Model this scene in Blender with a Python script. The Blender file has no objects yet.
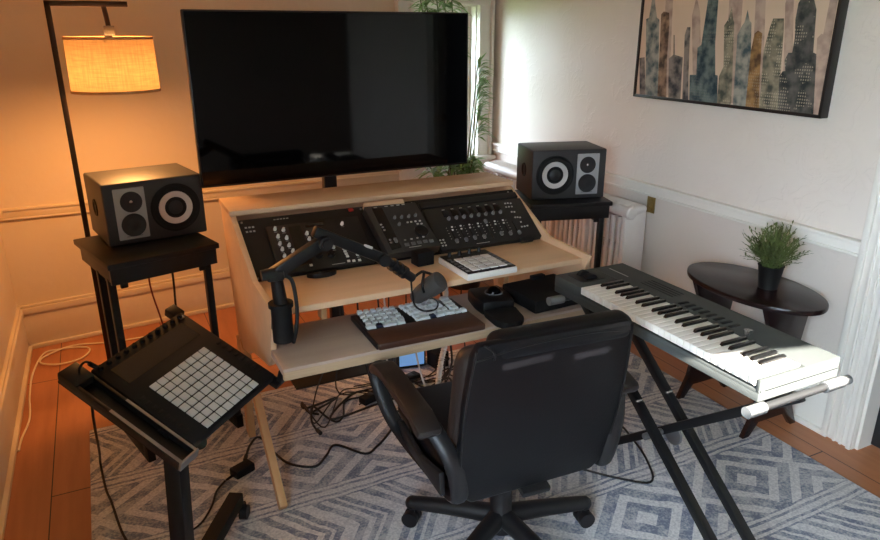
import bpy, bmesh, math, random
from mathutils import Vector as V3, Matrix, Euler
random.seed(7)
C = bpy.context.scene.collection
PI = math.pi
R = math.radians

# ------------------------------------------------------------------ materials
def new_mat(name):
    m = bpy.data.materials.new(name); m.use_nodes = True
    nt = m.node_tree; b = nt.nodes['Principled BSDF']
    return m, nt, b

def rgb(r, g, b):
    f = lambda c: (c/255/12.92) if c/255 <= .04045 else ((c/255+.055)/1.055)**2.4
    return (f(r), f(g), f(b), 1)

def pm(name, col, rough=.5, metal=0, var=0., scale=20., stretch=(1,1,1), bump=0., bscale=None, coat=0., spec=.5, bdist=.002):
    m, nt, b = new_mat(name)
    b.inputs['Roughness'].default_value = rough; b.inputs['Metallic'].default_value = metal
    b.inputs['Specular IOR Level'].default_value = spec
    b.inputs['Coat Weight'].default_value = coat; b.inputs['Coat Roughness'].default_value = .1
    tc = nt.nodes.new('ShaderNodeTexCoord'); mp = nt.nodes.new('ShaderNodeMapping')
    mp.inputs['Scale'].default_value = stretch
    nt.links.new(tc.outputs['Object'], mp.inputs['Vector'])
    ns = nt.nodes.new('ShaderNodeTexNoise'); ns.inputs['Scale'].default_value = scale; ns.inputs['Detail'].default_value = 5
    nt.links.new(mp.outputs[0], ns.inputs['Vector'])
    mx = nt.nodes.new('ShaderNodeMix'); mx.data_type = 'RGBA'
    mx.inputs[6].default_value = [max(0, c*(1-var)) for c in col[:3]]+[1]
    mx.inputs[7].default_value = [min(1, c*(1+var)) for c in col[:3]]+[1]
    nt.links.new(ns.outputs[0], mx.inputs[0]); nt.links.new(mx.outputs[2], b.inputs['Base Color'])
    if bump:
        n2 = nt.nodes.new('ShaderNodeTexNoise'); n2.inputs['Scale'].default_value = bscale or scale; n2.inputs['Detail'].default_value = 6
        nt.links.new(mp.outputs[0], n2.inputs['Vector'])
        bp = nt.nodes.new('ShaderNodeBump'); bp.inputs['Strength'].default_value = bump; bp.inputs['Distance'].default_value = bdist
        nt.links.new(n2.outputs[0], bp.inputs['Height']); nt.links.new(bp.outputs[0], b.inputs['Normal'])
    return m

class NG:                                   # tiny node-math helper
    def __init__(s, nt): s.nt = nt
    def v(s, x, sock):
        if isinstance(x, (int, float)): sock.default_value = x
        else: s.nt.links.new(x, sock)
    def m(s, op, a, b=None, c=None):
        n = s.nt.nodes.new('ShaderNodeMath'); n.operation = op
        s.v(a, n.inputs[0])
        if b is not None: s.v(b, n.inputs[1])
        if c is not None: s.v(c, n.inputs[2])
        return n.outputs[0]
    def mix(s, f, a, b):
        n = s.nt.nodes.new('ShaderNodeMix'); n.data_type = 'RGBA'
        s.v(f, n.inputs[0])
        for x, k in ((a, 6), (b, 7)):
            if isinstance(x, tuple): n.inputs[k].default_value = x
            else: s.nt.links.new(x, n.inputs[k])
        return n.outputs[2]
    def noise(s, vec, scale, detail=4):
        n = s.nt.nodes.new('ShaderNodeTexNoise'); n.inputs['Scale'].default_value = scale; n.inputs['Detail'].default_value = detail
        s.nt.links.new(vec, n.inputs['Vector']); return n.outputs[0]

def floor_mat():
    m, nt, b = new_mat('pine_floorboards'); g = NG(nt)
    tc = nt.nodes.new('ShaderNodeTexCoord'); sp = nt.nodes.new('ShaderNodeSeparateXYZ')
    nt.links.new(tc.outputs['Object'], sp.inputs[0]); x, y = sp.outputs[0], sp.outputs[1]
    u = g.m('DIVIDE', g.m('ADD', x, .36), .26); row = g.m('FLOOR', u); fu = g.m('FRACT', u)
    off = g.m('FRACT', g.m('MULTIPLY', g.m('SINE', g.m('MULTIPLY', row, 12.9)), 43.7))
    w = g.m('ADD', g.m('DIVIDE', g.m('SUBTRACT', y, 2.56), 2.4), g.m('MULTIPLY', off, .83)); fw = g.m('FRACT', w); col = g.m('FLOOR', w)
    seam = g.m('MAXIMUM', g.m('LESS_THAN', fu, .016), g.m('LESS_THAN', fw, .0022))
    rnd = g.m('FRACT', g.m('MULTIPLY', g.m('SINE', g.m('ADD', g.m('MULTIPLY', row, 7.1), g.m('MULTIPLY', col, 3.3))), 91.7))
    mp = nt.nodes.new('ShaderNodeMapping'); mp.inputs['Scale'].default_value = (9, .8, 1); nt.links.new(tc.outputs['Object'], mp.inputs[0])
    gr = g.noise(mp.outputs[0], 3, 7); blot = g.noise(tc.outputs['Object'], 3.2, 4)
    c1 = g.mix(gr, rgb(154, 94, 58), rgb(204, 138, 94)); c2 = g.mix(g.m('MULTIPLY', rnd, .45), c1, rgb(156, 94, 62))
    c3 = g.mix(g.m('MULTIPLY', blot, .35), c2, rgb(132, 80, 52))
    vo = nt.nodes.new('ShaderNodeTexVoronoi'); vo.inputs['Scale'].default_value = 3.1
    mp2 = nt.nodes.new('ShaderNodeMapping'); mp2.inputs['Scale'].default_value = (1, .45, 1); nt.links.new(tc.outputs['Object'], mp2.inputs[0]); nt.links.new(mp2.outputs[0], vo.inputs['Vector'])
    knot = g.m('LESS_THAN', vo.outputs['Distance'], .045)
    c4 = g.mix(g.m('MULTIPLY', knot, .55), c3, rgb(88, 42, 22))
    c5 = g.mix(seam, c4, rgb(52, 24, 12)); nt.links.new(c5, b.inputs['Base Color'])
    b.inputs['Roughness'].default_value = .42
    bp = nt.nodes.new('ShaderNodeBump'); bp.inputs['Strength'].default_value = .25; bp.inputs['Distance'].default_value = .002
    nt.links.new(g.m('SUBTRACT', gr, seam), bp.inputs['Height']); nt.links.new(bp.outputs[0], b.inputs['Normal'])
    return m

def rug_mat():
    m, nt, b = new_mat('woven_rug'); g = NG(nt)
    tc = nt.nodes.new('ShaderNodeTexCoord'); sp = nt.nodes.new('ShaderNodeSeparateXYZ')
    nt.links.new(tc.outputs['Object'], sp.inputs[0])
    wob = g.m('MULTIPLY', g.m('SUBTRACT', g.noise(tc.outputs['Object'], 9, 3), .5), .022)
    x = g.m('ADD', sp.outputs[0], wob); y = g.m('ADD', sp.outputs[1], wob)
    w = g.m('DIVIDE', g.m('SUBTRACT', y, .83), .428); band = g.m('FLOOR', w); f = g.m('FRACT', w)
    c = g.m('ABSOLUTE', g.m('SUBTRACT', f, .5))                         # 0 centre .. .5 line
    alt = g.m('MODULO', g.m('ADD', band, 20), 2)
    # chevrons pointing along x
    cx = g.m('FRACT', g.m('ADD', g.m('DIVIDE', x, .19), g.m('MULTIPLY', c, 1.7)))
    chev2 = g.m('MAXIMUM', g.m('LESS_THAN', cx, .30), g.m('LESS_THAN', g.m('ABSOLUTE', g.m('SUBTRACT', cx, .55)), .07))
    chev2 = g.m('MAXIMUM', chev2, g.m('LESS_THAN', g.m('ABSOLUTE', g.m('SUBTRACT', cx, .80)), .04))
    # nested diamonds
    tri = g.m('ABSOLUTE', g.m('SUBTRACT', g.m('FRACT', g.m('DIVIDE', g.m('ADD', x, .20), .50)), .5))
    dm = g.m('FRACT', g.m('MULTIPLY', g.m('ADD', tri, c), 4.2)); dia = g.m('LESS_THAN', dm, .44)
    pat = g.m('ADD', g.m('MULTIPLY', alt, dia), g.m('MULTIPLY', g.m('SUBTRACT', 1, alt), chev2))
    inl = g.m('GREATER_THAN', c, .40)
    st = g.m('GREATER_THAN', g.m('ABSOLUTE', g.m('SUBTRACT', c, .46)), .013)
    st = g.m('MULTIPLY', st, g.m('GREATER_THAN', g.m('ABSOLUTE', g.m('SUBTRACT', c, .405)), .012))
    pat = g.m('ADD', g.m('MULTIPLY', pat, g.m('SUBTRACT', 1, inl)), g.m('MULTIPLY', st, inl))
    fine = g.noise(tc.outputs['Object'], 120, 6); mid = g.noise(tc.outputs['Object'], 22, 5); big = g.noise(tc.outputs['Object'], 4, 3)
    def clamp(v):
        cl = nt.nodes.new('ShaderNodeClamp'); nt.links.new(v, cl.inputs[0]); return cl.outputs[0]
    wear = clamp(g.m('MULTIPLY', g.m('SUBTRACT', g.m('ADD', g.m('MULTIPLY', fine, .65), g.m('ADD', g.m('MULTIPLY', mid, .55), g.m('MULTIPLY', big, .35))), .66), 4.5))
    dark = g.mix(wear, rgb(122, 130, 150), rgb(192, 193, 198))
    light = g.mix(clamp(g.m('MULTIPLY', g.m('SUBTRACT', fine, .36), 4)), rgb(194, 194, 198), rgb(226, 225, 225))
    nt.links.new(g.mix(pat, dark, light), b.inputs['Base Color'])
    b.inputs['Roughness'].default_value = .95; b.inputs['Specular IOR Level'].default_value = .1
    bp = nt.nodes.new('ShaderNodeBump'); bp.inputs['Strength'].default_value = .5; bp.inputs['Distance'].default_value = .004
    nt.links.new(fine, bp.inputs['Height']); nt.links.new(bp.outputs[0], b.inputs['Normal'])
    return m

def shade_mat():
    m, nt, b = new_mat('linen_shade'); g = NG(nt); nt.nodes.remove(b)
    tc = nt.nodes.new('ShaderNodeTexCoord')
    def str_(sc):
        mp = nt.nodes.new('ShaderNodeMapping'); mp.inputs['Scale'].default_value = sc; nt.links.new(tc.outputs['Object'], mp.inputs[0]); return g.noise(mp.outputs[0], 12, 4)
    w = g.m('MULTIPLY', str_((1, 1, 14)), str_((14, 14, 1))); w = g.m('MULTIPLY', w, 2.6)
    col = g.mix(w, rgb(72, 60, 45), rgb(95, 80, 60))
    d = nt.nodes.new('ShaderNodeBsdfDiffuse'); t = nt.nodes.new('ShaderNodeBsdfTranslucent'); mx = nt.nodes.new('ShaderNodeMixShader'); mx.inputs[0].default_value = .5
    nt.links.new(col, d.inputs[0]); nt.links.new(col, t.inputs[0]); nt.links.new(d.outputs[0], mx.inputs[1]); nt.links.new(t.outputs[0], mx.inputs[2])
    nt.links.new(mx.outputs[0], nt.nodes['Material Output'].inputs[0]); return m

def glass_mat():
    m, nt, b = new_mat('window_glass'); nt.nodes.remove(b)
    t = nt.nodes.new('ShaderNodeBsdfTransparent'); gl = nt.nodes.new('ShaderNodeBsdfGlossy'); gl.inputs['Roughness'].default_value = .02
    mx = nt.nodes.new('ShaderNodeMixShader'); mx.inputs[0].default_value = .06
    nt.links.new(t.outputs[0], mx.inputs[1]); nt.links.new(gl.outputs[0], mx.inputs[2]); nt.links.new(mx.outputs[0], nt.nodes['Material Output'].inputs[0]); return m

def emit_mat(name, col, st):
    m, nt, b = new_mat(name); b.inputs['Base Color'].default_value = col
    b.inputs['Emission Color'].default_value = col; b.inputs['Emission Strength'].default_value = st; return m

def tower_mat(name, a, b_, win=0.):
    m, nt, b = new_mat(name); g = NG(nt)
    tc = nt.nodes.new('ShaderNodeTexCoord')
    n1 = g.noise(tc.outputs['Object'], 20, 8); n2 = g.noise(tc.outputs['Object'], 11, 2)
    k = g.m('MULTIPLY', g.m('SUBTRACT', n1, .36), 4.2); cl = nt.nodes.new('ShaderNodeClamp'); nt.links.new(k, cl.inputs[0])
    col = g.mix(cl.outputs[0], a, b_)
    sp = nt.nodes.new('ShaderNodeSeparateXYZ'); nt.links.new(tc.outputs['Object'], sp.inputs[0])
    wx = g.m('GREATER_THAN', g.m('FRACT', g.m('MULTIPLY', sp.outputs[1], 95)), .5); wz = g.m('GREATER_THAN', g.m('FRACT', g.m('MULTIPLY', sp.outputs[2], 78)), .45)
    ww = g.m('MULTIPLY', g.m('MULTIPLY', wx, wz), g.m('GREATER_THAN', n2, .53))
    ww = g.m('MULTIPLY', ww, win)
    nt.links.new(g.mix(ww, col, rgb(205, 190, 165)), b.inputs['Base Color']); b.inputs['Roughness'].default_value = .8
    return m

def plaster_mat():
    m, nt, b = new_mat('painted_plaster'); g = NG(nt)
    tc = nt.nodes.new('ShaderNodeTexCoord')
    n1 = nt.nodes.new('ShaderNodeTexNoise'); n1.inputs['Scale'].default_value = 9; n1.inputs['Detail'].default_value = 6; n1.inputs['Distortion'].default_value = 1.4
    nt.links.new(tc.outputs['Object'], n1.inputs['Vector'])
    ridge = g.m('SUBTRACT', 1, g.m('MULTIPLY', g.m('ABSOLUTE', g.m('SUBTRACT', n1.outputs[0], .5)), 9)); ridge = g.m('POWER', g.m('MAXIMUM', ridge, 0), 2.5)
    patchy = g.m('GREATER_THAN', g.noise(tc.outputs['Object'], 2.3, 2), .47)
    h = g.m('ADD', g.m('MULTIPLY', g.m('MULTIPLY', ridge, patchy), .7), g.m('MULTIPLY', g.noise(tc.outputs['Object'], 26, 5), .5))
    nt.links.new(g.mix(g.noise(tc.outputs['Object'], 3, 3), rgb(217, 207, 195), rgb(225, 216, 206)), b.inputs['Base Color']); b.inputs['Roughness'].default_value = .55
    bp = nt.nodes.new('ShaderNodeBump'); bp.inputs['Strength'].default_value = .34; bp.inputs['Distance'].default_value = .005
    nt.links.new(h, bp.inputs['Height']); nt.links.new(bp.outputs[0], b.inputs['Normal']); return m

M = dict(
    wall=plaster_mat(),
    wallw=pm('cream_plaster_back', rgb(212, 195, 171), .72, var=.03, scale=4, bump=.4, bscale=22, bdist=.004),
    trim=pm('white_gloss_trim', rgb(226, 222, 212), .42, var=.03, scale=6),
    ceil=pm('ceiling_paint', rgb(214, 208, 198), .8, var=.02), wallf=pm('tan_front_wall', rgb(118, 104, 92), .8, var=.04),
    floor=floor_mat(), rug=rug_mat(),
    ply=pm('birch_plywood', rgb(216, 178, 142), .5, var=.13, scale=5, stretch=(.5, 4, 4), bump=.05),
    plyedge=pm('plywood_edge', rgb(178, 152, 122), .6, var=.22, scale=30, stretch=(.3, .3, 9)),
    leg=pm('pine_plank', rgb(206, 160, 112), .55, var=.14, scale=6, stretch=(5, 1, 1)),
    black=pm('black_satin', rgb(15, 15, 16), .45, spec=.35, var=.2, scale=12),
    blackwood=pm('black_painted_wood', rgb(14, 12, 12), .42, spec=.35, var=.25, scale=10),
    matte=pm('matte_black', rgb(12, 12, 13), .7, spec=.3, var=.2, scale=30),
    spk=pm('speaker_cabinet_paint', rgb(44, 43, 44), .5, var=.08, scale=90, bump=.1, bscale=300, bdist=.0006),
    spkplate=pm('grey_alu_plate', rgb(158, 158, 160), .5, .0, var=.05),
    cone=pm('dark_cone', rgb(20, 20, 22), .5, var=.2), ring=pm('silver_cone_ring', rgb(196, 194, 192), .38, .3, var=.04),
    chrome=pm('bright_metal', rgb(210, 210, 212), .22, 1), steel=pm('brushed_steel', rgb(150, 150, 152), .4, .9),
    screen=pm('tv_glass', rgb(5, 5, 6), .05, spec=.22), bezel=pm('tv_bezel', rgb(12, 12, 13), .35),
    panel=pm('rack_panel', rgb(18, 16, 16), .45, spec=.35, var=.15, scale=25), panel2=pm('controller_face', rgb(27, 25, 25), .42, spec=.4, var=.12, scale=25),
    panel3=pm('dark_display', rgb(14, 14, 16), .15),
    knobw=pm('pale_knob', rgb(205, 203, 200), .35), knobg=pm('grey_knob', rgb(98, 98, 100), .35), red=pm('red_badge', rgb(150, 25, 25), .4),
    mark=pm('pale_marking', rgb(170, 168, 165), .5),
    keyw=pm('white_keycap', rgb(212, 218, 220), .45, var=.04), navy=pm('navy_keycap', rgb(28, 34, 58), .5),
    walnut=pm('dark_walnut', rgb(66, 38, 26), .42, var=.3, scale=8, stretch=(1, 6, 6)),
    pad=pm('rubber_pad', rgb(186, 190, 190), .55, var=.06, scale=8), padw=pm('white_rubber_pad', rgb(206, 202, 198), .5),
    whitep=pm('white_plastic', rgb(224, 220, 212), .4),
    piano=pm('charcoal_plastic', rgb(68, 71, 69), .62, spec=.2, var=.08, scale=150, bump=.1, bscale=400, bdist=.0006),
    ivory=pm('white_piano_key', rgb(222, 216, 206), .28), ebony=pm('black_piano_key', rgb(14, 14, 14), .25),
    leather=pm('black_leather', rgb(11, 11, 14), .42, spec=.22, var=.25, scale=18, bump=.35, bscale=160, bdist=.0012),
    leather_lamplit=pm('lamplit_black_leather', rgb(38, 31, 28), .40, var=.2, scale=18, bump=.3, bscale=160, bdist=.001),  # black leather browned: the lamp's reflection is put into the cushion colour
    plast=pm('dark_plastic', rgb(21, 21, 23), .45, spec=.4), armp=pm('soft_arm_pad', rgb(30, 25, 24), .42, var=.1),
    espresso=pm('espresso_wood', rgb(34, 20, 20), .25, var=.2, scale=7, stretch=(1, 5, 1), spec=.4),
    rad=pm('radiator_enamel', rgb(224, 216, 210), .4, var=.03), brass=pm('aged_brass', rgb(150, 126, 74), .42, .55, var=.3, scale=60),
    leaf=pm('green_leaf', rgb(124, 162, 84), .5, var=.4, scale=9), leaf2=pm('dark_leaf', rgb(92, 104, 56), .55, var=.5, scale=25),
    stem=pm('plant_stem', rgb(96, 112, 60), .6), pot=pm('black_pot', rgb(20, 20, 20), .5), soil=pm('potting_soil', rgb(40, 28, 20), .9),
    bronze=pm('dark_bronze', rgb(58, 44, 34), .4, .6), shade=shade_mat(), shadeb=pm('shade_band', rgb(196, 150, 104), .7),
    cable=pm('black_cable', rgb(16, 16, 17), .5), cablew=pm('white_cable', rgb(224, 210, 186), .5), cord=pm('red_cable', rgb(120, 30, 26), .5),
    conduit=pm('white_conduit', rgb(205, 202, 200), .45), blue=emit_mat('blue_screen', rgb(120, 170, 225), .35),
    frameb=pm('black_frame', rgb(22, 18, 17), .45), canvas=pm('canvas_wash', rgb(212, 186, 162), .8, var=.12, scale=6),
    grass=pm('lawn_outside', rgb(92, 120, 66), .9, var=.3), glass=glass_mat(), mic=pm('mic_grey', rgb(58, 56, 54), .55),
    rod=pm('grey_rod', rgb(40, 40, 40), .45), sleeve=pm('grey_sleeve', rgb(110, 110, 108), .6), foam=pm('mic_foam', rgb(64, 60, 57), .95, bump=.6, bscale=500, bdist=.002), doorb=pm('dark_door_paint', rgb(24, 25, 28), .5),
)

# ------------------------------------------------------------------ mesh builder
class MB:
    def __init__(s): s.bm = bmesh.new(); s.mi = 0
    def _fin(s, n0, mat):
        fs = [f for f in s.bm.faces if f.index == -1 or f.index >= n0]
    def _add(s, tmp, mx=None):
        if mx is not None: bmesh.ops.transform(tmp, matrix=mx, verts=tmp.verts)
        vm = {}
        for v in tmp.verts: vm[v] = s.bm.verts.new(v.co)
        for f in tmp.faces:
            try: nf = s.bm.faces.new([vm[v] for v in f.verts]); nf.material_index = s.mi
            except ValueError: pass
        tmp.free(); return s
    def box(s, c, size, rot=None, bev=0., seg=2):
        t = bmesh.new(); bmesh.ops.create_cube(t, size=1)
        bmesh.ops.scale(t, vec=size, verts=t.verts)
        if bev: bmesh.ops.bevel(t, geom=t.edges[:], offset=min(bev, min(size)*.49), segments=seg, affect='EDGES', profile=.5)
        mx = Matrix.Translation(c)
        if rot is not None: mx = mx @ (rot if isinstance(rot, Matrix) else Euler(rot).to_matrix().to_4x4())
        return s._add(t, mx)
    def cyl(s, p, q, r, r2=None, n=16, cap=True):
        p, q = V3(p), V3(q); d = q-p
        t = bmesh.new(); bmesh.ops.create_cone(t, cap_ends=cap, segments=n, radius1=r, radius2=r if r2 is None else r2, depth=d.length)
        return s._add(t, Matrix.Translation((p+q)/2) @ d.to_track_quat('Z', 'Y').to_matrix().to_4x4())
    def bar(s, p, q, w, h, up=(0, 0, 1), bev=0.):
        p, q = V3(p), V3(q); d = (q-p); L = d.length; x = d.normalized(); y = V3(up).cross(x).normalized(); z = x.cross(y)
        mx = Matrix((x, y, z)).transposed().to_4x4()
        return s.box((p+q)/2, (L, w, h), mx, bev)
    def sph(s, c, r, sc=(1, 1, 1), n=16):
        t = bmesh.new(); bmesh.ops.create_uvsphere(t, u_segments=n, v_segments=max(6, n//2), radius=r)
        return s._add(t, Matrix.Translation(c) @ Matrix.Diagonal((*sc, 1)))
    def prism(s, poly, h, mx=None, bev=0.):
        t = bmesh.new(); vs = [t.verts.new((x, y, 0)) for x, y in poly]; f = t.faces.new(vs)
        r = bmesh.ops.extrude_face_region(t, geom=[f]); bmesh.ops.translate(t, vec=(0, 0, h), verts=[v for v in r['geom'] if isinstance(v, bmesh.types.BMVert)])
        bmesh.ops.recalc_face_normals(t, faces=t.faces)
        if bev: bmesh.ops.bevel(t, geom=t.edges[:], offset=bev, segments=2, affect='EDGES', profile=.5)
        return s._add(t, mx)
    def quad(s, pts):
        f = s.bm.faces.new([s.bm.verts.new(p) for p in pts]); f.material_index = s.mi; return s
    def lathe(s, prof, n=24, mx=None):
        t = bmesh.new(); rows = []
        for r, z in prof: rows.append([t.verts.new((max(r, 1e-4)*math.cos(2*PI*k/n), max(r, 1e-4)*math.sin(2*PI*k/n), z)) for k in range(n)])
        for a, b in zip(rows, rows[1:]):
            for k in range(n): t.faces.new((a[k], a[(k+1) % n], b[(k+1) % n], b[k]))
        if prof[0][0] > 1e-4: t.faces.new(rows[0][::-1])
        if prof[-1][0] > 1e-4: t.faces.new(rows[-1])
        return s._add(t, mx)
    def tube(s, pts, r, n=8, sm=6, rr=None):
        P = [V3(p) for p in pts]
        if sm and len(P) > 2:
            Q = []
            for i in range(len(P)-1):
                a, b, c, d = P[max(i-1, 0)], P[i], P[i+1], P[min(i+2, len(P)-1)]
                for k in range(sm):
                    t = k/sm; Q.append(.5*((2*b)+(c-a)*t+(2*a-5*b+4*c-d)*t*t+(3*b-a-3*c+d)*t**3))
            Q.append(P[-1]); P = Q
        t = bmesh.new(); rows = []; nrm = None
        for i, p in enumerate(P):
            d = (P[min(i+1, len(P)-1)]-P[max(i-1, 0)])
            if d.length < 1e-9: d = V3((0, 0, 1))
            d.normalize()
            if nrm is None: nrm = d.orthogonal().normalized()
            nrm = (nrm-d*nrm.dot(d)); nrm = nrm.normalized() if nrm.length > 1e-6 else d.orthogonal().normalized()
            bn = d.cross(nrm); ra = r if rr is None else rr(i/(len(P)-1))
            rows.append([t.verts.new(p+(nrm*math.cos(2*PI*k/n)+bn*math.sin(2*PI*k/n))*ra) for k in range(n)])
        for a, b in zip(rows, rows[1:]):
            for k in range(n): t.faces.new((a[k], a[(k+1) % n], b[(k+1) % n], b[k]))
        t.faces.new(rows[0][::-1]); t.faces.new(rows[-1]); return s._add(t)
    def build(s, name, mat, parent=None, world=False, sub=0, ang=38, mx=None):
        bm = s.bm; bmesh.ops.recalc_face_normals(bm, faces=bm.faces)
        if mx is not None: bmesh.ops.transform(bm, matrix=mx, verts=bm.verts)
        me = bpy.data.meshes.new(name)
        if world and parent is not None:
            bmesh.ops.transform(bm, matrix=wm(parent).inverted(), verts=bm.verts)
        bm.to_mesh(me); bm.free()
        for x in (mat if isinstance(mat, (list, tuple)) else [mat]): me.materials.append(x)
        me.polygons.foreach_set('use_smooth', [True]*len(me.polygons)); me.set_sharp_from_angle(angle=R(ang))
        o = bpy.data.objects.new(name, me); C.objects.link(o)
        if parent is not None: o.parent = parent
        if sub:
            md = o.modifiers.new('sub', 'SUBSURF'); md.levels = sub; md.render_levels = sub
        return o

def wm(o):
    m = Matrix.LocRotScale(o.location, o.rotation_euler, None)
    return wm(o.parent) @ m if o.parent else m

def thing(name, label, cat, loc=(0, 0, 0), rot=(0, 0, 0), group=None):
    o = bpy.data.objects.new(name, None); C.objects.link(o); o.empty_display_size = .05
    o.location = loc; o.rotation_euler = rot if not isinstance(rot, (int, float)) else (0, 0, rot)
    o['label'] = label; o['category'] = cat
    if group: o['group'] = group
    return o
def tag(o, label, cat, group=None):
    o['label'] = label; o['category'] = cat
    if group: o['group'] = group
    return o
def struct(o): o['kind'] = 'structure'; return o
def inst(src, loc, rot=None, parent=None, scale=None):       # copy of a part sharing mesh data
    o = src.copy(); C.objects.link(o); o.location = loc
    if rot is not None: o.rotation_euler = rot
    if parent is not None: o.parent = parent
    if scale: o.scale = scale
    return o

# ------------------------------------------------------------------ room shell
XL, XR, YF, HC = -.53, 2.64, -1.6, 2.5
PH = R(7.2)                                     # the back wall is out of square
BD = V3((math.cos(PH), math.sin(PH), 0)); BO = V3((XL, 4.063, 0)); BN = V3((-math.sin(PH), math.cos(PH), 0))
BM = Matrix.Translation(BO) @ Matrix.Rotation(PH, 4, 'Z')    # local: x along wall, y outwards, z up
BW = (XR-XL)/math.cos(PH)

m = MB(); m.box((1.05, 1.5, -.05), (3.6, 6.6, .1)); struct(m.build('floor', M['floor']))
m = MB(); m.box((1.05, 1.59, HC+.05), (3.6, 6.42, .1)); struct(m.build('ceiling', M['ceil']))
# back wall with window opening
ws0, ws1, wz0, wz1 = 2.50, 3.035, .78, 1.815
m = MB()
m.box((ws0/2-.05, .08, HC/2), (ws0+.1, .16, HC)); m.box(((ws1+BW)/2+.1, .08, HC/2), (BW-ws1+.2, .16, HC))
m.box(((ws0+ws1)/2, .08, wz0/2), (ws1-ws0, .16, wz0)); m.box(((ws0+ws1)/2, .08, (wz1+HC)/2), (ws1-ws0, .16, HC-wz1))
struct(m.build('wall_back', M['wallw'], mx=BM))
# window: casing, sashes, sill, pane
w1 = thing('window_1', 'white sash window with deep casing behind the television', 'window'); struct(w1); del w1['category']; del w1['label']
m = MB()
for a, b in ((ws0-.125, ws0), (ws1, ws1+.125)):
    m.box(((a+b)/2, -.012, (wz0+wz1)/2+.03), (b-a, .024, wz1-wz0+.16), bev=.004)
    e = b if b < 2.6 else a
    m.box((e+(.012 if e > 2.6 else -.012), -.02, (wz0+wz1)/2), (.024, .04, wz1-wz0), bev=.005)
    o2 = a if b < 2.6 else b
    m.box((o2+(-.012 if e > 2.6 else .012), -.024, (wz0+wz1)/2+.03), (.024, .05, wz1-wz0+.16), bev=.006)
m.box(((ws0+ws1)/2, -.014, wz1+.06), (ws1-ws0+.25, .028, .12), bev=.004); m.box(((ws0+ws1)/2, -.03, wz1+.13), (ws1-ws0+.3, .06, .03), bev=.008)
m.box(((ws0+ws1)/2, -.014, wz1+.012), (ws1-ws0, .04, .02), bev=.004)
m.build('window_casing', M['trim'], w1, mx=BM)
m = MB(); m.box(((ws0+ws1)/2, -.02, wz0-.02), (ws1-ws0+.29, .12, .035), bev=.008); m.box(((ws0+ws1)/2, -.01, wz0-.09), (ws1-ws0+.25, .02, .1), bev=.004)
m.build('window_sill', M['trim'], w1, mx=BM)
m = MB()
for x in (ws0+.02, ws1-.02): m.box((x, .07, (wz0+wz1)/2), (.04, .03, wz1-wz0), bev=.004); 
for x in (ws0+.055, ws1-.055): m.box((x, .1, (wz0+wz1)/2), (.05, .03, wz1-wz0), bev=.004)
for z in (wz0+.03, (wz0+wz1)/2, wz1-.03): m.box(((ws0+ws1)/2, .1, z), (ws1-ws0, .03, .05), bev=.004)
for x in (ws0+.004, ws1-.004): m.box((x, .08, (wz0+wz1)/2), (.008, .16, wz1-wz0))
m.box(((ws0+ws1)/2, .08, wz1-.004), (ws1-ws0, .16, .008)); m.box(((ws0+ws1)/2, .08, wz0+.004), (ws1-ws0, .16, .008))
m.build('window_frame', M['trim'], w1, mx=BM)
m = MB(); m.box(((ws0+ws1)/2, .1, (wz0+wz1)/2), (ws1-ws0-.08, .004, wz1-wz0-.06)); m.build('window_pane', M['glass'], w1, mx=BM)
# right wall with doorway
DY0, DY1, DZ = .58, 1.43, 2.05
m = MB()
m.box((XR+.08, (DY1+4.7)/2, HC/2), (.16, 4.7-DY1, HC)); m.box((XR+.08, (DY0+YF-.16)/2, HC/2), (.16, DY0-YF+.16, HC)); m.box((XR+.08, (DY0+DY1)/2, (DZ+HC)/2), (.16, DY1-DY0, HC-DZ))
struct(m.build('wall_right', M['wall']))
d1 = thing('door_1', '', ''); struct(d1); del d1['category']; del d1['label']
m = MB()
for y, sg in ((DY1, 1), (DY0, -1)):
    m.box((XR-.011, y+sg*.065, DZ/2), (.022, .13, DZ), bev=.003)
    for k, (o_, w_) in enumerate(((.012, .02), (.05, .012), (.078, .012), (.122, .026))): m.box((XR-.022, y+sg*o_, DZ/2), (.018+.008*(k in (0, 3)), w_, DZ), bev=.004)
m.box((XR-.012, (DY0+DY1)/2, DZ+.065), (.024, DY1-DY0+.27, .13), bev=.003)
m.box((XR+.08, DY1-.006, DZ/2), (.16, .012, DZ)); m.box((XR+.08, DY0+.006, DZ/2), (.16, .012, DZ))
m.build('door_casing', M['trim'], d1)
m = MB(); m.box((XR+.10, (DY0+DY1)/2, DZ/2+.004), (.045, DY1-DY0-.03, DZ-.01), bev=.003)
for z0, z1 in ((.2, .95), (1.1, 1.9)):
    for y0 in (DY0+.12, DY0+.48): m.box((XR+.075, y0+.13, (z0+z1)/2), (.012, .26, z1-z0), bev=.005)
dl = m.build('door_leaf', M['doorb'], d1)
m = MB(); m.cyl((XR+.08, DY0+.08, 1.0), (XR+.03, DY0+.08, 1.0), .01); m.sph((XR+.02, DY0+.08, 1.0), .028); m.build('door_knob', M['brass'], dl)
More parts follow.
